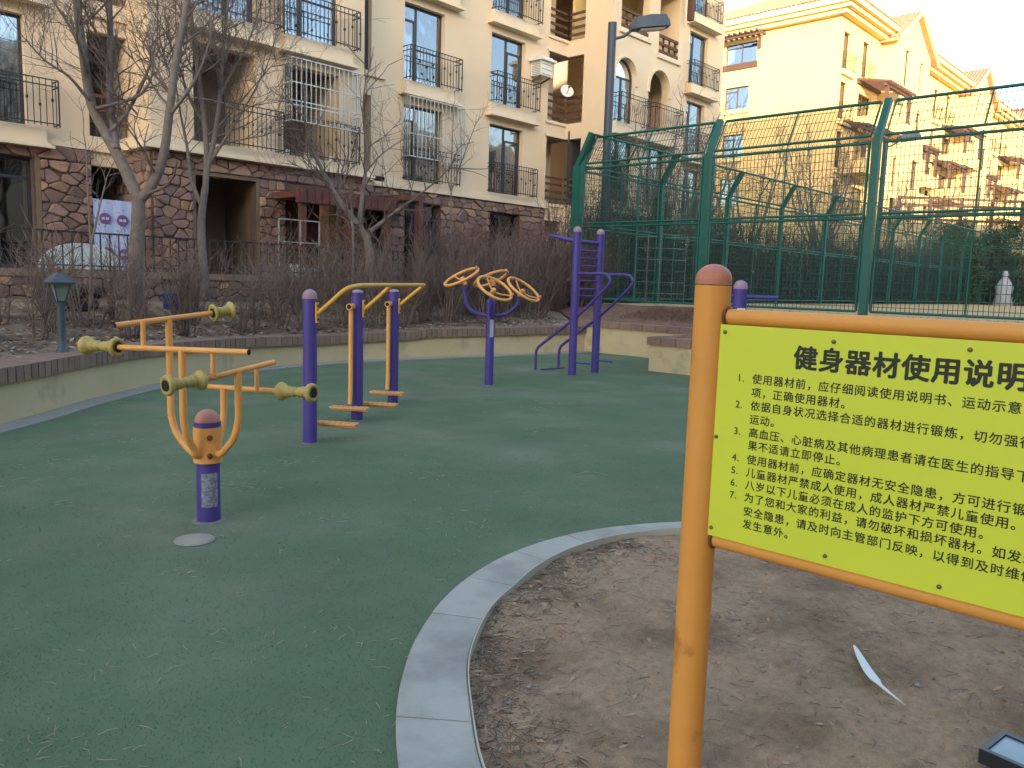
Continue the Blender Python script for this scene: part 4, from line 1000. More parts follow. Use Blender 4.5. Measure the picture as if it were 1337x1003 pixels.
# ------------------------------------------------------------------ green court fence
def fence_run(name, label, p0, dirv, inward, nbays, bay, zb=1.0, mesh_shared={}):
    p0 = Vector(p0); d = Vector(dirv); inn = Vector(inward)
    t = thing(name, p0, label, 'fence')
    kz, tz, off = 4.56, 5.37, .46
    first = {}
    def put(nm, mbuild, mat, m4, kind=None):
        if nm not in first:
            o = mbuild().build(nm, mat, t, origin=(0,0,0)); o.matrix_local = m4; first[nm] = o
        else: o = inst(nm, first[nm], t, m4)
        if kind: o['kind'] = kind
    def fpost():
        b = MB(); b.beam((0,0,zb-.1),(0,0,kz+.02),.15,.15,d); b.beam(Vector((0,0,kz-.03)), inn*off+Vector((0,0,tz+.03)),.12,.13,d); b.obox((0,0,zb+.01), d*.1, inn*.1, (0,0,.012)); return b
    def framepanel():
        b = MB(); e = .15; L_ = bay-e
        for s_ in (e, L_, bay/2): b.tube([d*s_+Vector((0,0,zb+.12)), d*s_+Vector((0,0,kz-.02))], .028 if s_ != bay/2 else .02, 6)
        for z in (zb+.12, 3.0, 3.09, kz-.07, kz+.07): b.tube([d*e+Vector((0,0,z)), d*L_+Vector((0,0,z))], .03, 6)
        topv = inn*off+Vector((0,0,tz))
        b.tube([d*e+topv, d*L_+topv], .034, 6)
        for s_ in (e, L_, bay/2): b.tube([d*s_+inn*.03+Vector((0,0,kz+.06)), d*s_+topv], .02, 6)
        b.tube([d*0+Vector((0,0,3.3)), d*e+Vector((0,0,3.3))], .014, 5); b.tube([d*L_+Vector((0,0,3.3)), d*bay+Vector((0,0,3.3))], .014, 5)
        return b
    def wires():
        b = MB(); e = .12; L_ = bay-e; n = int((L_-e)/.085); r_ = .0072
        for i in range(n+1):
            s_ = e+(L_-e)*i/n
            b.tube([d*s_+Vector((0,0,zb+.12)), d*s_+Vector((0,0,kz))], r_, 3, False); b.tube([d*s_+Vector((0,0,kz+.05)), d*s_+inn*off+Vector((0,0,tz))], r_, 3, False)
        z = zb+.22
        while z < kz: b.tube([d*e+Vector((0,0,z)), d*L_+Vector((0,0,z))], r_, 3, False); z += .165
        for q in (.3,.55,.8): b.tube([d*e+inn*off*q+Vector((0,0,kz+.05+(tz-kz)*q)), d*L_+inn*off*q+Vector((0,0,kz+.05+(tz-kz)*q))], r_, 3, False)
        return b
    for i in range(nbays+1):
        m4 = Matrix.Translation(d*bay*i - Vector((0,0,p0.z)))
        put('fence_post', fpost, mGreenF, m4)
        if i < nbays: put('panel_frame', framepanel, mGreenF, m4); put('wire_mesh', wires, mWire, m4)
    return t
fence_run('court_fence', 'tall green mesh fence facing the playground, its top bent back over the sports court', (17,13.62,1), (0,-1,0), (1,0,0), 5, 3.77)
fence_run('court_fence', 'green mesh fence along the left side of the court, receding behind the first fence', (17,13.75,1), (1,0,0), (0,-1,0), 10, 4.1)
fence_run('court_fence', 'distant green mesh fence closing the far end of the sports court', (58.1,13.62,1), (0,-1,0), (-1,0,0), 8, 4.1)

# ------------------------------------------------------------------ street lamps
def street_lamp(px, base, H_, label, dirv, sc=1):
    t = thing('street_lamp', base, label, 'street lamp', 'tall street lamps'); base = Vector(base)
    MB().tube([base, base+Vector((0,0,H_))], .12*sc, 12).build('pole', mLamp, t)
    d = Vector(dirv).normalized(); a = base+Vector((0,0,H_-.45)); e = a+d*.62*sc+Vector((0,0,.34))
    MB().tube([a, a+d*.35*sc+Vector((0,0,.12)), e], .04*sc, 8).build('arm', mLamp, t)
    s_ = d.cross(Vector((0,0,1))).normalized(); dn = (d+Vector((0,0,.16))).normalized(); un = s_.cross(dn).normalized()
    b = MB(); L_ = 1.15*sc; prf = [(0,.08,.1),(.14,.22,.26),(.5,.26,.3),(.9,.24,.28),(1,.16,.14)]
    vs = []
    for q, wd, ht in prf:
        c = e+dn*L_*(q-.1)
        vs += [c-s_*wd*sc-un*.03, c+s_*wd*sc-un*.03, c+s_*wd*sc*.8+un*ht*sc, c-s_*wd*sc*.8+un*ht*sc]
    n = len(prf); b.add(vs, [(4*i+j,4*i+(j+1)%4,4*(i+1)+(j+1)%4,4*(i+1)+j) for i in range(n-1) for j in range(4)]+[(3,2,1,0),(4*n-4,4*n-3,4*n-2,4*n-1)])
    b.build('lamp_head', mLamp, t)
    MB().obox(e+dn*L_*.45-un*.045*sc*1.3, dn*.36*sc, s_*.14*sc, un*.02).build('lens', mWhite, t)
street_lamp(800, (18.75,14.1,.95), 7.75, 'tall dark grey street lamp behind the near corner of the green fence', rt*1.0+fw*.2)
street_lamp(1150, (42.0,14.6,.95), 8.1, 'distant street lamp whose head shows through the green fence by the sunlit building', rt)

t = thing('metal_lattice', (20.5,12.3,1), 'pale metal lattice rack standing inside the court behind the climbing ladder', 'rack')
b = MB(); a_ = at(826,395,24); a_.z = 1.0; c_ = at(892,395,24); c_.z = 1.0
for i in range(5): p = a_.lerp(c_, i/4); b.beam(p, p+up*2.0, .02, .02)
for i in range(6): b.beam(a_+up*(.3+i*.33), c_+up*(.3+i*.33), .018, .018)
b.build('frame', M('pale_grey_metal', srgb(108,118,110), .6, .1, 4), t)
# lantern in the garden
t = thing('garden_lantern', (3.18,10.03,.46), 'dark grey garden lantern on a post behind the low wall at far left', 'lantern'); B0 = Vector((3.16,10.06,.46))+rt*.04
MB().lathe([(0,.075),(.1,.075),(.13,.045),(.3,.04),(.5,.045),(.58,.038),(.66,.05)], B0, (0,0,1), 14).build('post', mLantern, t)
b = MB()
for i in range(4):
    a = pi/4+i*pi/2; b.beam(B0+Vector((.055*cos(a),.055*sin(a),.66)), B0+Vector((.125*cos(a),.125*sin(a),.87)), .012, .012)
b.lathe([(0,.05),(.015,.07)], B0+Vector((0,0,.655)), (0,0,1), 4, False); b.build('cage', mLantern, t)
b = MB(); b.lathe([(0,.045),(.2,.105)], B0+Vector((0,0,.665)), (0,0,1), 4, False); b.build('glass', M('lantern_glass', srgb(128,142,134), .3, .1, 9), t)
b = MB(); b.lathe([(0,.155),(.02,.165),(.06,.13),(.1,.08),(.13,.03),(.145,.0)], B0+Vector((0,0,.865)), (0,0,1), 6, False); b.build('hood', mLantern, t)
b = MB(); b.lathe([(0,.02),(.02,.028),(.04,.012),(.05,0)], B0+Vector((0,0,1.005)), (0,0,1), 10); b.build('finial', mRust, t)

# ------------------------------------------------------------------ garden and facade objects
mBan = None
def banner_mat():
    m = bpy.data.materials.new('printed_banner'); m.use_nodes = True; t = m.node_tree; n = t.nodes; L = t.links
    b_ = n['Principled BSDF']; b_.inputs['Roughness'].default_value = .7
    g = n.new('ShaderNodeNewGeometry'); v = n.new('ShaderNodeTexVoronoi'); v.inputs['Scale'].default_value = 9; L.new(g.outputs['Position'], v.inputs['Vector'])
    r = n.new('ShaderNodeValToRGB'); r.color_ramp.elements[0].color = (*srgb(120,126,190), 1); r.color_ramp.elements[1].color = (*srgb(178,190,226), 1); r.color_ramp.elements[0].position = .12; r.color_ramp.elements[1].position = .3
    L.new(v.outputs[0], r.inputs[0]); L.new(r.outputs[0], b_.inputs['Base Color']); return m
t = thing('banner', (7.0,17.6,1.5), 'pale blue banner with round purple badges hanging left of the big tree trunk', 'banner')
bx0, bx1, by = 6.38, 7.22, 17.9
b = MB(); N = 10
vs = [(bx0+(bx1-bx0)*i/N, by+.015*sin(i*1.7), z) for z in (1.5,2.2,2.95) for i in range(N+1)]
b.add(vs, [(r_*(N+1)+i, r_*(N+1)+i+1, (r_+1)*(N+1)+i+1, (r_+1)*(N+1)+i) for r_ in range(2) for i in range(N)], True)
b.add([(v[0],v[1]+.004,v[2]) for v in vs], [(r_*(N+1)+i, (r_+1)*(N+1)+i, (r_+1)*(N+1)+i+1, r_*(N+1)+i+1) for r_ in range(2) for i in range(N)], True)
b.build('cloth', banner_mat(), t)
mBad = M('purple_print', srgb(112,82,136), .7, .1, 6)
for cx_, cz_ in ((6.60,2.56),(6.95,2.54),(6.62,1.85),(6.97,1.83)):
    b = MB(); b.lathe([(0,.12),(.004,.115)], (cx_, by-.022, cz_), (0,-1,0), 20, False); b.build('badge', mBad, t)
    b = MB(); b.box(cx_-.07,cx_-.01,by-.0285,by-.0265,cz_-.025,cz_+.025); b.box(cx_+.01,cx_+.07,by-.0285,by-.0265,cz_-.025,cz_+.025); b.build('badge_mark', M('pale_print', srgb(190,190,220), .7, .05, 6), t)
# arched white panel on the terrace
b = MB(); c0x, rad = 5.55, .72
poly = [(c0x+rad*cos(pi*i/18), 1.50+.48*sin(pi*i/18)) for i in range(19)]
b.add([(x,16.2,z) for x,z in poly]+[(x,16.3,z) for x,z in poly], [tuple(range(18,-1,-1)), tuple(range(19,38))]+[(i,(i+1)%19,19+(i+1)%19,19+i) for i in range(19)])
tag(b.build('arched_panel', M('pale_blue_panel', srgb(196,210,216), .6, .08, 3), origin=(c0x,16.25,1.5)), 'white half round panel standing behind the black iron railing at left', 'panel')
# blue bin
t = thing('bin', (6.33,14.2,.8), 'blue plastic bin behind the low wall between the two left trees', 'bin')
MB().lathe([(0,.13),(.02,.14),(.33,.17),(.35,.185),(.345,.16),(.05,.12)], (6.33,14.2,.78), (0,0,1), 18).build('tub', M('blue_plastic', srgb(34,66,134), .45, .1, 6), t)
MB().torus((6.33,14.2,1.12), (0,0,1), .18, .012, 20, 6).build('rim', M('blue_rim', srgb(40,78,150), .45, .1, 6), t)
# stacked dark sacks
for i, (x, z, s_) in enumerate(((4.55,.82,1.0),(4.75,1.03,.85))):
    b = MB(); o = Vector((x,13.9,z)); n1, n2 = 14, 8; vs = []
    for j in range(n2+1):
        th = pi*j/n2
        for i2 in range(n1):
            ph = 2*pi*i2/n1; e1 = lambda c: math.copysign(abs(c)**.6, c)
            vs.append(o+Vector((.42*s_*e1(sin(th))*e1(cos(ph)), .2*s_*e1(sin(th))*e1(sin(ph)), .11+.11*e1(-cos(th))))*(1+.04*vn(ph*3+i*5, th*3)))
    b.add(vs, [(j*n1+i2, j*n1+(i2+1)%n1, (j+1)*n1+(i2+1)%n1, (j+1)*n1+i2) for j in range(n2) for i2 in range(n1)], True)
    tag(b.build('sack', M('dark_sack', srgb(46,46,50), .8, .2, 6), origin=o), ('lower' if i == 0 else 'upper')+' dark sack of the pair lying under the stone garden wall', 'sack')
# air conditioner housing and dish
t = thing('air_conditioner', (21.6,19.0,8.6), 'white box air conditioner fixed high beside the dark corner balcony', 'air conditioner')
ac = Vector((21.45,18.95,8.72))
MB().box(21.15,21.75,18.82,19.28,8.5,8.98).build('housing', mWhite, t)
b = MB(); b.box(21.05,21.85,18.72,19.29,8.982,9.06); b.box(21.15,21.75,18.82,19.28,9.062,9.13); b.build('lid', mWhite, t)
b = MB()
for i in range(8): b.box(21.138,21.148,18.86,19.22,8.53+i*.055,8.555+i*.055)
for i in range(3): b.box(21.2,21.7,18.807,18.818,8.54+i*.16,8.565+i*.16)
b.build('vent_slat', M('grey_plastic', srgb(150,150,152), .6, .1, 5), t)
b = MB(); b.beam((21.22,18.88,8.48),(21.22,19.29,8.36),.04,.05); b.beam((21.68,18.88,8.48),(21.68,19.29,8.36),.04,.05); b.build('bracket', mIronRust, t)
t = thing('satellite_dish', (22.9,19.0,8.3), 'small white satellite dish on the timber rail of the corner balcony', 'satellite dish')
dc = Vector((22.75,19.0,8.25)); dn_ = Vector((-.5,-.8,.35)).normalized()
MB().lathe([(0,.0),(.01,.1),(.03,.17),(.06,.24),(.066,.235),(.04,.17),(.02,.1),(.012,.0)], dc, dn_, 22).build('dish', mWhite, t)
b = MB(); b.tube([dc-up*.1+dn_*.03, dc+dn_*.3], .01, 6); b.tube([dc, dc-dn_*.08-up*.35], .018, 6); b.obox(dc+dn_*.3,(.03,0,0),(0,.03,0),(0,0,.03)); b.build('feed_arm', mIronRust, t)
# white metal rack by the porch
t = thing('metal_rack', (10.2,16.3,1.45), 'thin white metal rack in front of the red timber porch', 'rack')
b = MB()
for x in (9.7,10.25,10.75):
    b.beam((x,16.3,1.42),(x,16.3,2.75),.03,.03)
for z in (1.6,2.25,2.75): b.beam((9.7,16.3,z),(10.75,16.3,z),.025,.025)
b.build('frame', mSteel, t)
for i, (x, y, s_, c, lab, cat) in enumerate(((10.25,15.9,.16,(150,170,205),'pale blue plastic tub standing behind the iron railing by the porch','tub'),(9.8,15.8,.2,(196,196,196),'white sack leaning against the metal rack','sack'),(12.1,14.5,.24,(178,116,78),'orange brown clay pot under the third tree','clay pot'))):
    b = MB(); b.lathe([(0,s_*.7),(.02,s_*.75),(s_*1.2,s_),(s_*1.6,s_*.9),(s_*1.65,s_*.6),(s_*1.5,s_*.5)], (x,y,1.42 if y>15 else 1.0), (0,0,1), 14)
    tag(b.build('plastic_tub' if i == 0 else ('white_sack' if i == 1 else 'clay_pot'), M('tub_%s' % ('blue','white','clay')[i], srgb(*c), .6, .1, 5), origin=(x,y,1.42 if y>15 else 1.0)), lab, cat)

# ------------------------------------------------------------------ bare trees
def rv(): return Vector((U(-1,1),U(-1,1),U(-1,1))).normalized()
def limb(b, pts, r0, r1, n=8):
    sp = smooth_curve(pts, 4); m_ = len(sp)
    b.tube(sp, [r0+(r1-r0)*(i/(m_-1)) for i in range(m_)], n, False); return sp
def twig(b, p, d, L_, r, depth, upb=.25):
    n = 4 if L_ > .5 else 3; pts = [Vector(p)]; dd = Vector(d).normalized()
    for i in range(n):
        dd = (dd+rv()*.22+Vector((0,0,upb*.25))).normalized(); pts.append(pts[-1]+dd*L_/n)
    sides = 5 if r > .012 else (4 if r > .006 else 3)
    b.tube(pts, [max(.0022, r*(1-.65*i/n)) for i in range(n+1)], sides, False)
    if depth > 0:
        for i in range(1, n+1):
            for _ in range(2 if i < n else 2):
                if rnd.random() < .42:
                    side = (dd.cross(rv())).normalized(); nd = (dd*.55+side*U(.45,.9)+Vector((0,0,upb))).normalized()
                    twig(b, pts[i], nd, L_*U(.45,.72), r*.55, depth-1, upb)
def tree(name, base, trunk, limbs, label, seed, rt0, depth=3, group=None, spread=1.0, tw_len=.9, dens=1.0):
    """trunk / limbs are lists of world points with radii"""
    global rnd, U
    rnd.seed(seed)
    t = thing(name, base, label, 'tree', group)
    b = MB(); limb(b, trunk, rt0, rt0*.72, 12); b.build('trunk', mBark, t)
    c = MB(); tb = MB()
    for pts, r0, r1 in limbs:
        sp = limb(c, pts, r0, r1, 8)
        m_ = len(sp)
        for i in range(2, m_):
            q = i/(m_-1); rr_ = r0+(r1-r0)*q
            if rnd.random() > dens: continue
            for _ in range((1 if rnd.random() < .5 else 0) if q < .5 else (2 if rnd.random() < .6 else 1)):
                dd = (sp[i]-sp[i-1]).normalized(); side = dd.cross(rv()).normalized()
                twig(tb, sp[i], dd*.4+side*.9+Vector((0,0,.35)), tw_len*U(.7,1.3)*(1-.35*q), max(.007, rr_*.38), depth-1)
        twig(tb, sp[-1], (sp[-1]-sp[-2]), tw_len*1.2, r1, depth-1)
    c.build('branch', mBark, t); tb.build('twig_crown', mTwig, t)
    return t
D1 = 13.2
q = lambda x, y, dd=0: at(x, y, D1+dd)
tree('bare_tree', q(178,398), [q(178,402),q(177,350),q(180,300),q(181,255)],
     [([q(180,258),q(160,215,.1),q(140,178,.15),q(120,138,.1),q(110,80),q(102,20,-.1),q(94,-50,-.2)], .097,.05), ([q(181,262),q(200,240),q(214,200,-.1),q(222,140,-.2),q(230,80,-.2),q(243,10,-.1),q(250,-40)], .09,.04),
      ([q(152,196,.1),q(146,160,.3),q(143,110,.4),q(144,50,.5),q(142,-40,.5)], .07,.04), ([q(112,100),q(104,60,-.3),q(85,25,-.5),q(62,-10,-.7)], .035,.012), ([q(115,130),q(90,100,-.3),q(60,80,-.5),q(30,48,-.8)], .028,.008),
      ([q(180,150,.3),q(160,130,.1),q(128,112,-.3),q(150,120,-.3)][0:3], .02,.008), ([q(124,142),q(150,136,.2),q(185,122,.3),q(200,90,.4),q(190,60,.4)], .035,.01), ([q(222,150,-.2),q(245,120,-.4),q(262,90,-.5),q(275,50,-.6)], .03,.01), ([q(140,175,.15),q(165,148,.3),q(190,100,.4),q(205,50,.4)], .04,.012)],
     'big forked bare tree in front of the left stone wall, nearest of the trees', 11, .135, 4, tw_len=1.15, dens=.62)
D2 = 14.3; q = lambda x, y, dd=0: at(x, y, D2+dd)
tree('bare_tree', q(268,390), [q(270,392),q(264,330),q(263,285),q(268,245)],
     [([q(268,250),q(270,200),q(266,150),q(258,90),q(250,30),q(243,-40)], .056,.03), ([q(268,235),q(280,180),q(288,120),q(292,60),q(300,-20)], .05,.022), ([q(266,275),q(250,235),q(244,190),q(236,150),q(228,100)], .04,.012), ([q(272,215),q(295,180),q(320,140),q(345,95)], .035,.008),
      ([q(266,160),q(248,130),q(235,90),q(215,40)], .03,.01), ([q(286,130),q(300,100),q(322,60),q(340,10)], .03,.01), ([q(268,180),q(290,160),q(325,120),q(360,80)], .02,.006)],
     'slender bare tree with dense fine twigs before the dark balcony opening', 23, .08, 4, tw_len=1.1, dens=.9)
D3 = 17.0; q = lambda x, y, dd=0: at(x, y, D3+dd)
tree('pruned_tree', q(484,400), [q(484,402),q(483,360),q(482,330),q(478,305)],
     [([q(478,310),q(460,285,-.1),q(440,258,-.2),q(424,228,-.3),q(408,198,-.4)], .075,.035), ([q(478,310),q(470,290),q(474,250,.2),q(479,205,.3),q(476,170,.3)], .06,.025), ([q(484,302),q(502,288),q(522,272)], .055,.03), ([q(424,228,-.3),q(412,222,-.3),q(398,224,-.3)], .03,.01), ([q(478,225,.2),q(500,200,.2),q(530,180,.2)], .02,.006)],
     'stubby pruned bare tree with a thick leaning limb before the middle of the building', 31, .105, 3, tw_len=1.1, dens=.5)
for (x, y, tops, lab, sd_) in ((588,330,((592,150),(620,165),(575,200)),'thin bare sapling standing against the beige wall right of the grilled window',41),(460,380,((458,240),(452,260)),'very thin pale sapling stem just left of the pruned tree',42),(118,400,((112,190),(140,230)),'young whip of a tree with few twigs left of the big forked tree',43)):
    dd_ = 20.6 if x == 588 else (16 if x == 460 else 12.4)
    tree('sapling', at(x,y,dd_), [at(x,y,dd_),at(x+1,y-40,dd_),at(x+1,y-80,dd_)], [([at(x+1,y-80,dd_),at((x+tx)/2,(y-80+ty)/2,dd_),at(tx,ty,dd_)], .022,.008) for tx, ty in tops], lab, sd_, .028, 2, tw_len=.55)

# generic bare trees behind the court, each grown separately
def wild(base, H_, label, seed, group, r=.12, depth=3):
    base = Vector(base); rnd.seed(seed); hd = H_*.35
    tr = [base, base+Vector((U(-.1,.1),U(-.1,.1),hd*.5)), base+Vector((U(-.2,.2),U(-.2,.2),hd))]
    ls_ = []
    for i in range(6):
        a = i*1.05+U(-.3,.3); o = tr[2]-Vector((0,0,U(0,hd*.3))); s_ = U(.7,1.1)
        ls_.append(([o, o+Vector((cos(a)*.12*H_*s_, sin(a)*.12*H_*s_, H_*.2)), o+Vector((cos(a)*.2*H_*s_, sin(a)*.2*H_*s_, H_*.42)), o+Vector((cos(a)*.26*H_*s_, sin(a)*.26*H_*s_, H_*.62))], r*.5, .018))
    return tree('bare_tree', base, tr, ls_, label, seed+1, r, depth, group, tw_len=H_*.14)
T_ = [(24,15.6,6.0,'bare tree just behind the near corner of the side fence'),(31,16.0,6.5,'bare tree between the street lamp and the first bent fence posts'),(38,15.8,7,'bare tree before the far end of the beige building'),(44.5,15.5,6,'bare tree at the left corner of the sunlit building'),
      (61,10,8,'bare tree beyond the far court fence, left of the dark evergreen'),(62,4.5,9,'tall bare tree beyond the far court fence right of the thick green post'),(63,0.5,8.5,'spreading bare tree at the far right beyond the court'),(68,-3,9,'bare tree at the right edge behind the court fence'),(52,15.8,7,'bare tree in front of the balconies of the sunlit building'),(27.5,16.4,6.6,'bare tree between the first and second bent side fence posts'),(35,14.8,6.8,'bare tree in front of the dark windows at the end of the beige building'),(66,15.5,9.5,'bare tree rising over the timber terrace balustrade'),(59,9.6,8.5,'bare tree directly behind the white wrapped plant')]
for i, (x, y, h_, lab) in enumerate(T_): wild((x,y,.9), h_, lab, 100+i*7, 'bare trees round the sports court')

# evergreens: needle clumps on real branches
def evergreen(base, H_, R_, label, seed, conical=True, ns=1.0, nl=34):
    rnd.seed(seed); base = Vector(base); t = thing('evergreen_tree', base, label, 'tree', None)
    MB().tube([base, base+Vector((0,0,H_*.5)), base+Vector((0,0,H_*.97))], [.09,.06,.01], 8).build('trunk', mBark, t)
    b = MB(); br = MB()
    for i in range(130):
        qz = U(.12,.98); z = H_*qz; rr_ = R_*((1-qz)*1.0+.08 if conical else sqrt(max(0,1-(2*qz-1.05)**2)))*U(.55,1.1)
        a = U(0,2*pi); e = base+Vector((cos(a)*rr_, sin(a)*rr_, z-.08*rr_)); s_ = base+Vector((0,0,z+.05)); br.tube([s_, s_.lerp(e,.5)+Vector((0,0,.05)), e], .012, 3, False)
        for j in range(nl):
            c = s_.lerp(e, U(.2,1.05))+rv()*U(.02,.17)*ns*1.3; d1 = (rv()+Vector((0,0,.4))).normalized()*U(.06,.14)*ns; d2 = rv()*U(.012,.028)*ns
            b.add([c-d2, c+d2, c+d1+d2*.3], [(0,1,2)])
    br.build('branch', mBark, t); b.build('crown', mNeedle, t)
evergreen((20.2,15.0,.9), 4.6, 1.25, 'dark conifer behind the near corner of the green fence', 5)
evergreen((23.6,15.4,.9), 3.9, 1.2, 'second dark conifer along the side fence, right of the lamp post', 6)
evergreen((27.5,15.4,.9), 3.4, 1.3, 'low evergreen bush behind the first side fence posts', 7, False)
evergreen((56.5,14.95,.9), 5.2, 2.2, 'wide dark evergreen at the far end of the court', 8, False, 2.6, 60)
evergreen((61,13.2,.9), 5.6, 1.9, 'narrower dark evergreen at the right beside the white wrapped plant', 9, False, 2.4, 60)

# shrubs -----------------------------------------------------------------
def shrub_mesh(seed, H_, ns, spread, mat):
    rnd.seed(seed); b = MB()
    for i in range(ns):
        a = U(0,2*pi); r_ = U(0,.12); d = Vector((cos(a)*U(0,spread), sin(a)*U(0,spread), 1)).normalized()
        p = Vector((cos(a)*r_, sin(a)*r_, 0)); L_ = H_*U(.6,1.05); n = 5; pts = [p]
        for j in range(n): d = (d+rv()*.13).normalized(); pts.append(pts[-1]+d*L_/n)
        b.tube(pts, [.0135*(1-.72*j/n) for j in range(n+1)], 4, False)
        for j in range(1, n+1):
            for _ in range(2):
                if rnd.random() < (.55 if j < 3 else .9):
                    s_ = d.cross(rv()).normalized(); dd = (d*.6+s_*U(.4,.9)+Vector((0,0,.2))).normalized(); l2 = H_*U(.15,.36); e = [pts[j], pts[j]+dd*l2*.5+rv()*.02, pts[j]+dd*l2+Vector((0,0,.03))]
                    b.tube(e, [.006,.004,.0025], 3, False)
                    for _k in range(2 if H_ > 1.9 else 1):
                        d3 = (dd+rv()*.8+Vector((0,0,.2))).normalized(); b.tube([e[1], e[1]+d3*l2*.6], [.003,.0018], 3, False)
    return b
protos = [shrub_mesh(200+i, 1.35+.12*(i%3), 8+2*i, .36, None) for i in range(4)]
tallp = [shrub_mesh(240+i, 2.05, 20, .42, None) for i in range(2)]
data = {}
def place_shrub(x, y, z, kind, label, group, sc_=1.0):
    pr, mt = (protos, mShrub) if kind < 10 else (tallp, mShrubR)
    kk = kind % 10
    t = thing('bare_shrub', (x,y,z), label, 'shrub', group)
    t.rotation_euler = (0,0,U(0,6.28)); t.scale = (sc_,sc_,sc_*U(.9,1.1))
    if kind not in data: data[kind] = pr[kk].build('stems', mt, t, origin=(0,0,0))
    else: inst('stems', data[kind], t)
rnd.seed(77)
def gz(x, y): return .5+.5*max(0,min(1,(y-12)/2.9))
i = 0
x = 5.6
while x < 14.6:       # front row along the low wall
    yb = (12.5 if x > 6 else 11.9)+U(-.12,.35); place_shrub(x, yb, gz(x,yb)-.02, rnd.choice([0,1,2,3]), 'bare brown shrub in the front row just behind the low wall', 'front row of bare shrubs behind the low wall', U(.7,.9)*(1.0 if x < 7 else 1.18)); x += U(.42,.6)*(1.0 if x < 6.5 else .62)
x = 8.0
while x < 16.5:
    yb = 13.9+U(-.3,.5); place_shrub(x, yb, gz(x,yb)-.02, rnd.choice([0,1,2,3]), 'bare brown shrub in the back row against the garden wall', 'back row of bare shrubs below the garden railing', U(.95,1.2)); x += U(.38,.52)
for x in [12.6+i_*.42 for i_ in range(13)]:
    for yb in (13.4, 14.6):
        place_shrub(x+U(-.15,.15), yb+U(-.2,.2), gz(x,yb)-.05, 10+rnd.choice([0,1]), 'tall dense reddish bare shrub of the thicket left of the climbing ladder', 'tall reddish shrubs left of the ladder', U(.78,.98))
for (x, y) in ((2.2,10.4),(2.5,11.3),(3.3,11.2),(3.7,11.9),(4.2,12.2),(3.2,12.4),(4.8,12.9),(5.4,13.2),(2.0,11.6),(2.9,13),(5.6,12.1),(4.6,11.7),(1.4,9.5),(1.0,10.2),(4.1,13.4),(6.9,13.6),(6.1,12.9)):
    place_shrub(x, y, gz(x,y)-.02, rnd.choice([0,1,2,3]), 'bare grey shrub in the left part of the garden bed round the lantern', 'bare shrubs round the lantern', U(.75,1.05))
# far thickets round the court, read as masses
def thicket(name, x0, x1, y0, y1, z, h0, h1, n, seed, mat):
    rnd.seed(seed); b = MB()
    for _ in range(n):
        p = Vector((U(x0,x1),U(y0,y1),z)); H_ = U(h0,h1); d = Vector((U(-.25,.25),U(-.25,.25),1)).normalized(); pts = [p, p+d*H_*.5+rv()*.08, p+d*H_+rv()*.12]
        b.tube(pts, [.016,.010,.004], 3, False)
        for k_ in range(6):
            s_ = pts[1].lerp(pts[2], U(-.6,1)) ; e = s_+(rv()+Vector((0,0,.6))).normalized()*H_*U(.12,.3); b.tube([s_, e], [.006,.003], 3, False)
    return tag(b.build(name, mat), kind='stuff')
tag(thicket('shrub_thicket', 17.3, 58, 14.1, 15.3, .95, 1.4, 3.3, 4200, 301, mThick), 'mass of bare shrubs along the left side of the sports court', 'shrubs')
tag(thicket('shrub_thicket', 58.6, 62, -22, 14, .95, 1.8, 3.6, 3200, 302, mThick), 'mass of bare shrubs beyond the far end of the sports court', 'shrubs')
# clipped low hedge of twigs on the mulch in front of the tall fence
rnd.seed(310); b = MB()
for _ in range(5200):
    p = Vector((U(15.3,16.8), U(-3,11.0), 0)); p.z = .66+.34*min(1,(p.x-14.6)/2.6); e = p+Vector((U(-.08,.08),U(-.08,.08),U(.04,.16))); b.tube([p, e], [.006,.003], 3, False)
tag(b.build('low_mulch_twigs', mMulch), 'low brown ground cover at the foot of the tall green fence', 'ground cover', kind='stuff')
# white statue-like shape beyond the court
b = MB(); b.lathe([(0,.5),(.1,.55),(.6,.42),(1.1,.5),(1.5,.3),(1.7,.16),(1.9,.2),(2.05,.14),(2.12,0)], (56.3,11.9,.98), (0,0,1), 14)
tag(b.build('white_covered_shrub', M('white_cloth', srgb(150,158,162), .8, .06, 3), origin=(56.3,11.9,.98)), 'plant wrapped in white winter cloth at the far right beyond the court', 'wrapped plant')

# ------------------------------------------------------------------ ground details
# round access plate
t = thing('round_cover', (2.0,4.28,0), 'small round stone plug set in the turf before the massage machine', 'cover plate')
rp = gnd(254,706)
MB().lathe([(0,.105),(.008,.103),(.011,.09),(.0115,.0)], (rp.x,rp.y,.001), (0,0,1), 26).build('plate', M('worn_concrete', srgb(150,146,134), .85, .12, 9, .3, 80), t)
b = MB(); b.torus((rp.x,rp.y,.004), (0,0,1), .107, .004, 26, 5); b.build('rim', mConc, t)
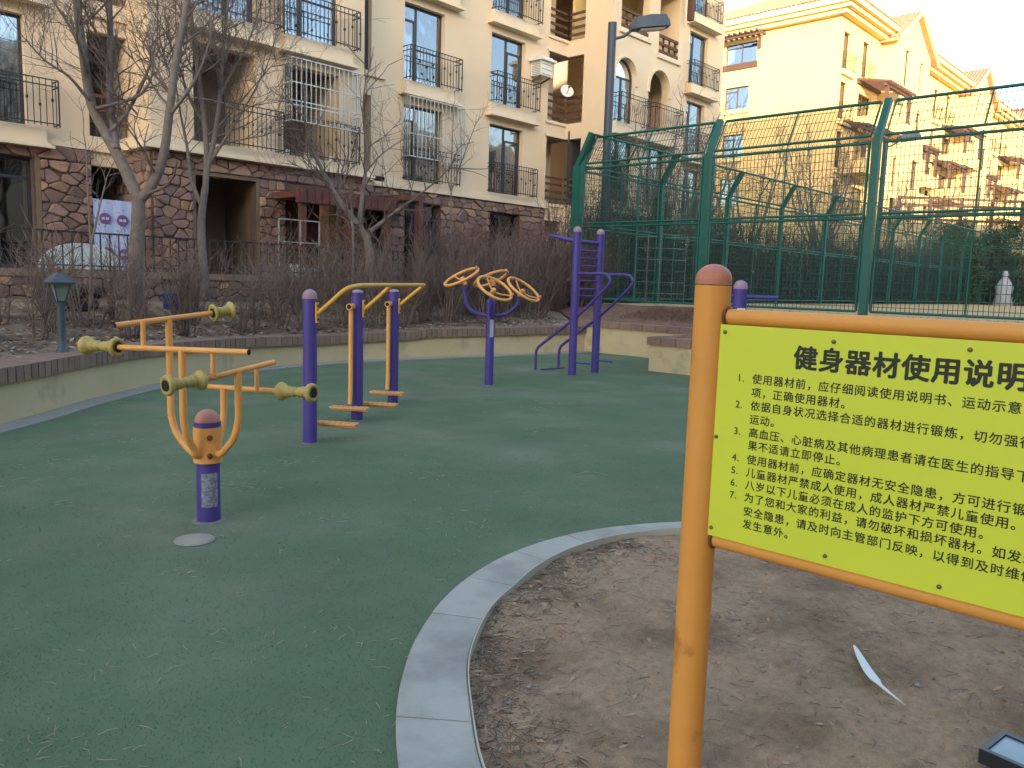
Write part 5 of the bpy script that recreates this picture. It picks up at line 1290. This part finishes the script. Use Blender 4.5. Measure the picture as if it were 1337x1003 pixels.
# curved white plastic strip on the soil
rnd.seed(5); b = MB(); c = smooth_curve([gnd(1115,843,.012),gnd(1130,872,.02),gnd(1147,893,.022),gnd(1182,921,.014)], 5); m_ = len(c); L1, L2 = [], []
for i, p in enumerate(c):
    tdir = (c[min(i+1,m_-1)]-c[max(i-1,0)]).normalized(); nn_ = Vector((-tdir.y,tdir.x,0)); wd = .002+.022*sin(pi*min(1,(i+.6)/(m_-1)*1.0))**.8*(1 if i < m_*.6 else .6)
    L1.append(p+nn_*wd); L2.append(p-nn_*wd*.7+Vector((0,0,.004)))
vs = L1+L2+[v-Vector((0,0,.003)) for v in L1]+[v-Vector((0,0,.003)) for v in L2]
b.add(vs, [(i,m_+i,m_+i+1,i+1) for i in range(m_-1)]+[(2*m_+i,2*m_+i+1,3*m_+i+1,3*m_+i) for i in range(m_-1)]+[(i,i+1,2*m_+i+1,2*m_+i) for i in range(m_-1)]+[(m_+i,3*m_+i,3*m_+i+1,m_+i+1) for i in range(m_-1)])
tag(b.build('plastic_strip', mWhite, origin=c[0]), 'torn curved strip of white plastic lying on the bare soil', 'litter')
# solar floodlight lying at the lower right corner
t = thing('floodlight', gnd(1330,990,.03), 'black framed glass panel lamp lying in the bottom right corner', 'floodlight')
c0 = gnd(1338,1012,.06); e1 = (rt*.93+fw*.36).normalized(); e2 = Vector((-e1.y,e1.x,0)); 
c0 = c0+Vector((0,0,0)); ex, ey = rt*.5+fw*.87, rt*.87-fw*.5
cc0 = gnd(1308,957,.06)
p0 = cc0; ux = (gnd(1250,1003,.06)-cc0).normalized(); vx = (gnd(1345,966,.06)-cc0).normalized(); vx = (vx-ux*vx.dot(ux)).normalized()
ctr = p0+ux*.09+vx*.11
MB().obox(ctr-up*.02, ux*.09, vx*.11, up*.018).build('housing', M('black_plastic', srgb(34,36,44), .5, .08, 6), t)
b = MB()
for (o_, h1, h2) in ((ux*.081,.009,.11),(-ux*.081,.009,.11)): b.obox(ctr+o_+up*.004, ux*h1, vx*h2, up*.006)
for o_ in (vx*.101,-vx*.101): b.obox(ctr+o_+up*.0042, ux*.0718, vx*.009, up*.006)
b.build('bezel', M('black_bezel', srgb(40,42,52), .4, .08, 6), t)
MB().obox(ctr+up*.001, ux*.071, vx*.091, up*.003).build('glass', M('grey_glass', srgb(128,142,152), .25, .08, 3), t)
# scattered straw on the turf, twigs and pebbles on the soil
def litter(n, fn, L0, L1_, r_, mat, name, lab, seed):
    rnd.seed(seed); b = MB()
    for _ in range(n):
        p = fn()
        if p is None: continue
        a = U(0,6.28); l = U(L0,L1_); d = Vector((cos(a),sin(a),U(-.05,.25))); k_ = Vector((-d.y,d.x,0))*U(-.3,.3)*l
        b.tube([p, p+d*l*.5+k_*.5, p+d*l+Vector((0,0,-d.z*l*.6))], [r_,r_,r_*.5], 3, False)
    return tag(b.build(name, mat), lab, 'litter', kind='stuff')
def tf():
    for _ in range(20):
        d = 1.4+U(0,1)**1.5*9; a = AZ+U(-.62,.62); x, y = d*cos(a), d*sin(a)
        if not inside(x, y, [(p.x,p.y) for p in kerb_out]) and inside(x, y, [(p.x,p.y) for p in outer]): return Vector((x,y,.006))
cl = [tf() for _ in range(70)]
def tfc():
    c = rnd.choice(cl); return Vector((c.x+rnd.gauss(0,.09), c.y+rnd.gauss(0,.09), .006)) if c else None
litter(650, tfc, .015, .07, .0011, mStraw, 'straw_litter', 'pale dry pine needles scattered on the green turf', 400)
litter(450, tf, .01, .05, .001, mStraw, 'straw_litter', 'thin scatter of dry grass bits over the whole turf', 401)
def sf():
    for _ in range(20):
        x, y = U(1.4,5), U(.1,2.7)
        if inside(x, y, ins): return Vector((x,y,soil_h(x,y)+.002))
def sfe():      # mostly near the kerb
    i_ = rnd.randrange(5, len(kerb_in)-25); p, o_ = kerb_in[i_], kerb_out[i_]; d = (p-o_).normalized(); q_ = p+d*abs(rnd.gauss(0,.16)); return Vector((q_.x+U(-.03,.03), q_.y+U(-.03,.03), soil_h(q_.x,q_.y)+.002))
litter(900, sf, .02, .09, .0013, mTwig, 'twig_litter', 'small dry twigs lying over the bare soil', 402)
litter(1100, sfe, .02, .1, .0012, M('dark_debris', srgb(98,84,68), .95, .25, 9), 'twig_litter', 'dark tangle of dead stems along the inside of the kerb', 403)
litter(260, sfe, .02, .1, .0013, mStraw, 'straw_litter', 'pale dead grass stems along the inside of the kerb', 404)
rnd.seed(405); b = MB()
for _ in range(1100):
    p = sf() if rnd.random() < .6 else sfe()
    if p is None: continue
    s_ = U(.002,.007)*(1.8 if rnd.random() < .06 else 1)
    vs = [p+Vector((cos(a)*s_*U(.7,1.3), sin(a)*s_*U(.7,1.3), 0)) for a in [i_*1.2566 for i_ in range(5)]]+[p+Vector((0,0,s_*U(.6,1.2)))]
    b.cur = rnd.randrange(2); b.add(vs, [(i_,(i_+1)%5,5) for i_ in range(5)])
tag(b.build('pebbles', [mConc, M('soil_clod', srgb(132,108,92), .95, .2, 20)]), 'small pebbles and crumbs of soil on the bare bed', 'pebbles', kind='stuff')
rnd.seed(406); b = MB()
for _ in range(260):
    p = sf() if rnd.random() < .5 else sfe()
    if p is None: continue
    a = U(0,6.28); l, wd = U(.01,.03), U(.005,.012); d = Vector((cos(a),sin(a),U(-.1,.4))); s_ = Vector((-d.y,d.x,U(-.3,.3)))
    b.add([p-d*l, p+s_*wd+up*.004, p+d*l+up*.004, p-s_*wd], [(0,1,2,3)])
tag(b.build('leaf_litter', M('dead_leaf', srgb(168,136,110), .9, .25, 12)), 'crumpled dead leaves on the bare soil', 'leaves', kind='stuff')
# short pile of the artificial turf near the viewer
import numpy as np
rs = np.random.RandomState(3)
rnd.seed(410); b = MB()
for _ in range(5200):
    i_ = rnd.randrange(20, len(wc)-4); p = bk[i_].lerp(bk[i_+1], U(0,1)); t_ = U(0,.85)**1.3; qx = -8+(i_/(len(bk)-1))*25.5
    x_, y_ = p.x+(qx-p.x)*t_, p.y+(14.9-p.y)*t_; z_ = wz(i_)+.10+.50*t_+.035
    c_ = Vector((x_,y_,z_+U(-.01,.03))); a_ = U(0,6.28); d_ = Vector((cos(a_),sin(a_),U(-.3,.5)))*U(.02,.06); s_ = Vector((-sin(a_),cos(a_),U(-.4,.4)))*U(.01,.03); b.cur = rnd.choice([0,0,1,2]); b.add([c_-d_,c_+s_,c_+d_,c_-s_],[(0,1,2,3)])
tag(b.build('leaf_litter', [M('garden_leaf', srgb(150,122,96), .95, .3, 7), M('garden_leaf_pale', srgb(178,164,144), .95, .2, 7), M('garden_leaf_dark', srgb(88,70,58), .95, .2, 7)]), 'dry fallen leaves over the garden bed behind the low wall', 'leaves', kind='stuff'); Nn = 90000
d = 1.5+rs.rand(Nn)**1.4*5.5; a = AZ+(rs.rand(Nn)*1.25-.58); X_, Y_ = d*np.cos(a), d*np.sin(a)
ko = [(p.x,p.y) for p in kerb_out]+[(5.25,-3),(1.02,-3)]; op = [(p.x,p.y) for p in outer]
def np_inside(X, Y, poly):
    c = np.zeros(len(X), bool); j = len(poly)-1
    for i in range(len(poly)):
        xi, yi = poly[i]; xj, yj = poly[j]
        m = ((yi > Y) != (yj > Y)) & (X < (xj-xi)*(Y-yi)/((yj-yi) or 1e-9)+xi); c ^= m; j = i
    return c
m = np_inside(X_, Y_, op) & ~np_inside(X_, Y_, ko); X_, Y_ = X_[m], Y_[m]; Nn = len(X_)
an = rs.rand(Nn)*6.28; h = .003+.0035*rs.rand(Nn); w_ = .0012+.0004*d[m]/3
v = np.zeros((Nn,3,3)); v[:,0,0] = X_-np.cos(an)*w_; v[:,0,1] = Y_-np.sin(an)*w_; v[:,1,0] = X_+np.cos(an)*w_; v[:,1,1] = Y_+np.sin(an)*w_
v[:,2,0] = X_+(rs.rand(Nn)-.5)*.012; v[:,2,1] = Y_+(rs.rand(Nn)-.5)*.012; v[:,2,2] = h
me = bpy.data.meshes.new('turf_pile'); me.vertices.add(Nn*3); me.vertices.foreach_set('co', v.ravel()); me.loops.add(Nn*3); me.loops.foreach_set('vertex_index', np.arange(Nn*3)); me.polygons.add(Nn); me.polygons.foreach_set('loop_start', np.arange(0,Nn*3,3)); me.update(calc_edges=True); me.materials.append(mTurf)
o = bpy.data.objects.new('turf_pile', me); scene.collection.objects.link(o); tag(o, 'short green plastic pile of the artificial turf', 'turf', kind='stuff')

for o in bpy.data.objects:
    if '_o' in o: del o['_o']
print('objects', len(bpy.data.objects))
